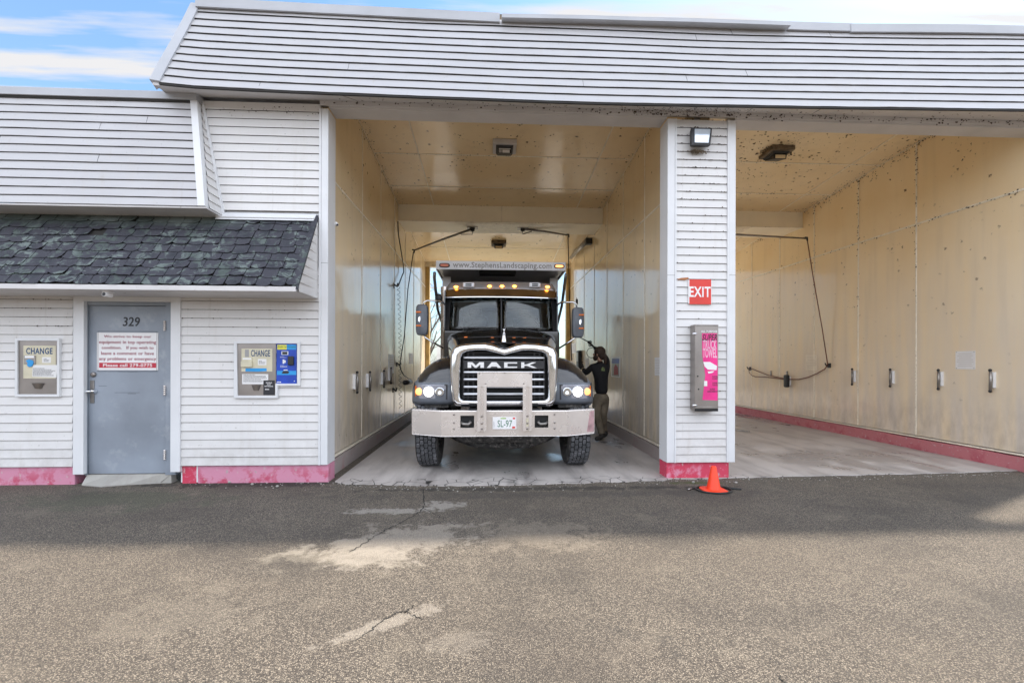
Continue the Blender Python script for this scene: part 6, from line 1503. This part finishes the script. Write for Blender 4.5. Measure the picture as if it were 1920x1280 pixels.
# head with face turned away to the left
hc = pp(1123.5, 663.5, .02)
hd = skinned('head', [[(pp(1125, 679), .052), (pp(1124.5, 673), .056), (hc+Vector((-.01, .02, -.02)), (.078, .088)), (hc+Vector((0, .01, .045)), (.080, .092))], [2, (hc+Vector((-.065, .06, -.055)), (.035, .035))]], 'skin', W_)
g = MB(); f = Vector((-.80, .60, 0)); sd_ = Vector((.60, .80, 0))
g.ball(hc+f*.112+Vector((0, 0, -.01)), .016, 1, 1, 1.3)
g.build('nose', 'skin', hd)
for sgn in (-1, 1):
    g = MB(); g.ball(hc+f*.085+sd_*sgn*.033+Vector((0, 0, .02)), .012); g.build('eye', 'white', hd)
    g = MB(); g.ball(hc+sd_*sgn*.086+Vector((0, 0, -.005)), .026, .6, .9, 1.3); g.build('ear', 'skin', hd)
g = MB(); g.ball(hc+f*.098+Vector((0, 0, -.052)), .014, 1.3, 1.3, .5); g.build('mouth', 'ltpink', hd)
g = MB(); rr = random.Random(4)
vs = []; 
g.ball(hc+Vector((.012, -.012, .035)), .112, .96, 1.02, 1.0, 18, 12); g.ball(hc+Vector((.04, -.04, -.02)), .085, .9, .9, 1.15, 14, 10); g.tube([hc+Vector((.07, -.07, .02)), hc+Vector((.095, -.10, -.06)), hc+Vector((.10, -.095, -.15)), hc+Vector((.095, -.08, -.20))], [.035, .034, .026, .010], 8)
hr = g.build('hair', 'hair', W_, smooth=60)
tx_ = bpy.data.textures.new('hairtex', 'CLOUDS'); tx_.noise_scale = .03
md = hr.modifiers.new('d', 'DISPLACE'); md.texture = tx_; md.strength = .02; md.texture_coords = 'LOCAL'
g = MB(); g.ball(hc+f*.075+Vector((0, 0, -.075)), .05, 1, 1, 1.1); g.ball(hc+f*.03-sd_*.05+Vector((0, 0, -.06)), .045, 1, 1, 1.1); g.build('beard', 'hair', W_)
# boots
for a, b, c in ((pp(1129, 815, .02), pp(1126, 822, -.02), pp(1115.5, 824.5, -.10)), (pp(1134, 808, .30), pp(1133, 812, .28), pp(1123, 813.5, .18))):
    z0 = .0 if c.y < PY+.1 else .0
    skinned('boot', [[(Vector((a.x, a.y, .15)), .055), (Vector((b.x+.03, b.y, .07)), (.052, .055)), (Vector((lerp(b.x, c.x, .5), lerp(b.y, c.y, .5), .058)), (.048, .05)), (Vector((c.x, c.y, .045)), (.042, .038))]], 'boot', W_)
# hands
def hand(c, d, upv, m, curl=.6):
    d = d.normalized(); sd2 = d.cross(upv).normalized(); u2 = sd2.cross(d)
    ch = [[(c, (.030, .02)), (c+d*.045, (.040, .018)), (c+d*.085, (.040, .016))]]
    for k, L in zip((-1.5, -.5, .5, 1.5), (.068, .078, .074, .058)):
        b0 = c+d*.085+sd2*k*.021
        ch.append([2, (b0, .010), (b0+d*L*.45-u2*.012*curl, .0095), (b0+d*L*.7-u2*.04*curl, .009), (b0+d*L*.6-u2*.065*curl, .008)])
    ch.append([1, (c+d*.04-sd2*.045, .012), (c+d*.075-sd2*.055-u2*.02, .010), (c+d*.085-sd2*.03-u2*.045, .009)])
    return skinned('hand', ch, m, W_)
hA = pp(1112, 649, .50); hand(hA, Vector((-.5, .2, .65)), Vector((-.3, -1, .1)), 'boot')
hB = pp(1093.5, 690, .34); hand(hB, Vector((-.25, .5, .8)), Vector((-1, 0, .2)), 'boot')
g = MB(); P = [pp(1137, 703, -.155), pp(1128, 700, -.16)]
q = pp(1131, 692, -.0); ps = sh_
bk = thing('x', (0, 0, 0), '', 'x'); bpy.data.objects.remove(bk)
g = MB(); c = pp(1130.5, 693.5, -.135); n = 14
g.loft([[c+Vector((.035*math.cos(2*PI*k/n), 0, .055*math.sin(2*PI*k/n))) for k in range(n)], [c+Vector((.035*math.cos(2*PI*k/n), -.004, .055*math.sin(2*PI*k/n))) for k in range(n)]]); g.build('back_print', mat('faded_green_print', (.16, .20, .08), .8, var=(40, .5)), W_)
# wand held
t = thing('spray_wand', tuple(hA), 'silver spray wand with black grip raised in the hand of the worker', 'spray wand')
g = MB(); g.tube([hA+Vector((.03, .0, -.03)), hA+Vector((-.05, .01, .05)), hA+Vector((-.10, .02, .10))], [.017, .02, .016], 8); g.build('grip', 'hose', t)
g = MB(); g.tube([hA+Vector((-.09, .02, .09)), pp(1090, 634, .5), pp(1078, 628, .5)], .010, 8); g.build('lance', 'steel', t)
g = MB(); P = [hA+Vector((.02, .0, -.03))+Vector((-.05+.09*math.cos(a), .02, -.10+.10*math.sin(a))) for a in [PI*.5+2*PI*k/22*1.35 for k in range(30)]]; g.tube(P, .006, 5); g.build('hose_loop', 'hose', t)
# ================================================================== BEHIND THE BUILDING
def tree(x, y, h, seed, label):
    r = random.Random(seed); t = thing('bare_tree', (x, y, -.02), label, 'tree', 'bare trees behind the building'); g = MB(); gc = MB()
    def br(p, d, L, rad, lvl, mb):
        n = 4; P = [p]; q = p.copy(); dd = d.copy()
        for i in range(n):
            dd = (dd+Vector((r.gauss(0, .12), r.gauss(0, .12), r.gauss(.03, .08)))).normalized(); q = q+dd*L/n; P.append(q.copy())
        mb.tube(P, [rad*(1-.5*i/n) for i in range(n+1)], 5 if lvl else 8, False)
        if lvl >= 5: return
        for k in range(r.choice([2, 3]) if lvl else 5):
            i = r.randint(1 if lvl else 2, n); nd = (dd+Vector((r.gauss(0, .7), r.gauss(0, .7), r.gauss(.1, .4)))).normalized(); br(P[i], nd, L*r.uniform(.55, .8), rad*.45, lvl+1, gc)
    br(Vector((x, y, -.02)), Vector((0, 0, 1)), h*.4, h*.018, 0, g)
    g.build('trunk', 'bark', t); gc.build('crown', 'bark', t)
tree(-3.9, 21, 8, 1, 'bare tree seen through the rear opening left of the truck, nearer and taller')
tree(-5.3, 27, 9, 2, 'bare tree farther off, seen through the rear opening left of the truck')
g = MB(); r = random.Random(8)
for k in range(1500):
    x = r.uniform(-9, 6); y = r.uniform(19, 24); p = Vector((x, y, 0)); d = Vector((r.gauss(0, .35), r.gauss(0, .35), 1)).normalized(); L = r.uniform(.6, 2.4)
    q1 = p+d*L*.5; q2 = p+(d+Vector((r.gauss(0, .3), r.gauss(0, .3), 0))).normalized()*L; g.tube([p, q1, q2], [.012, .008, .003], 3, False)
o = g.build('brush', 'bark'); o['kind'] = 'stuff'; tag(o, 'leafless brown brush growing behind the building', 'brush')
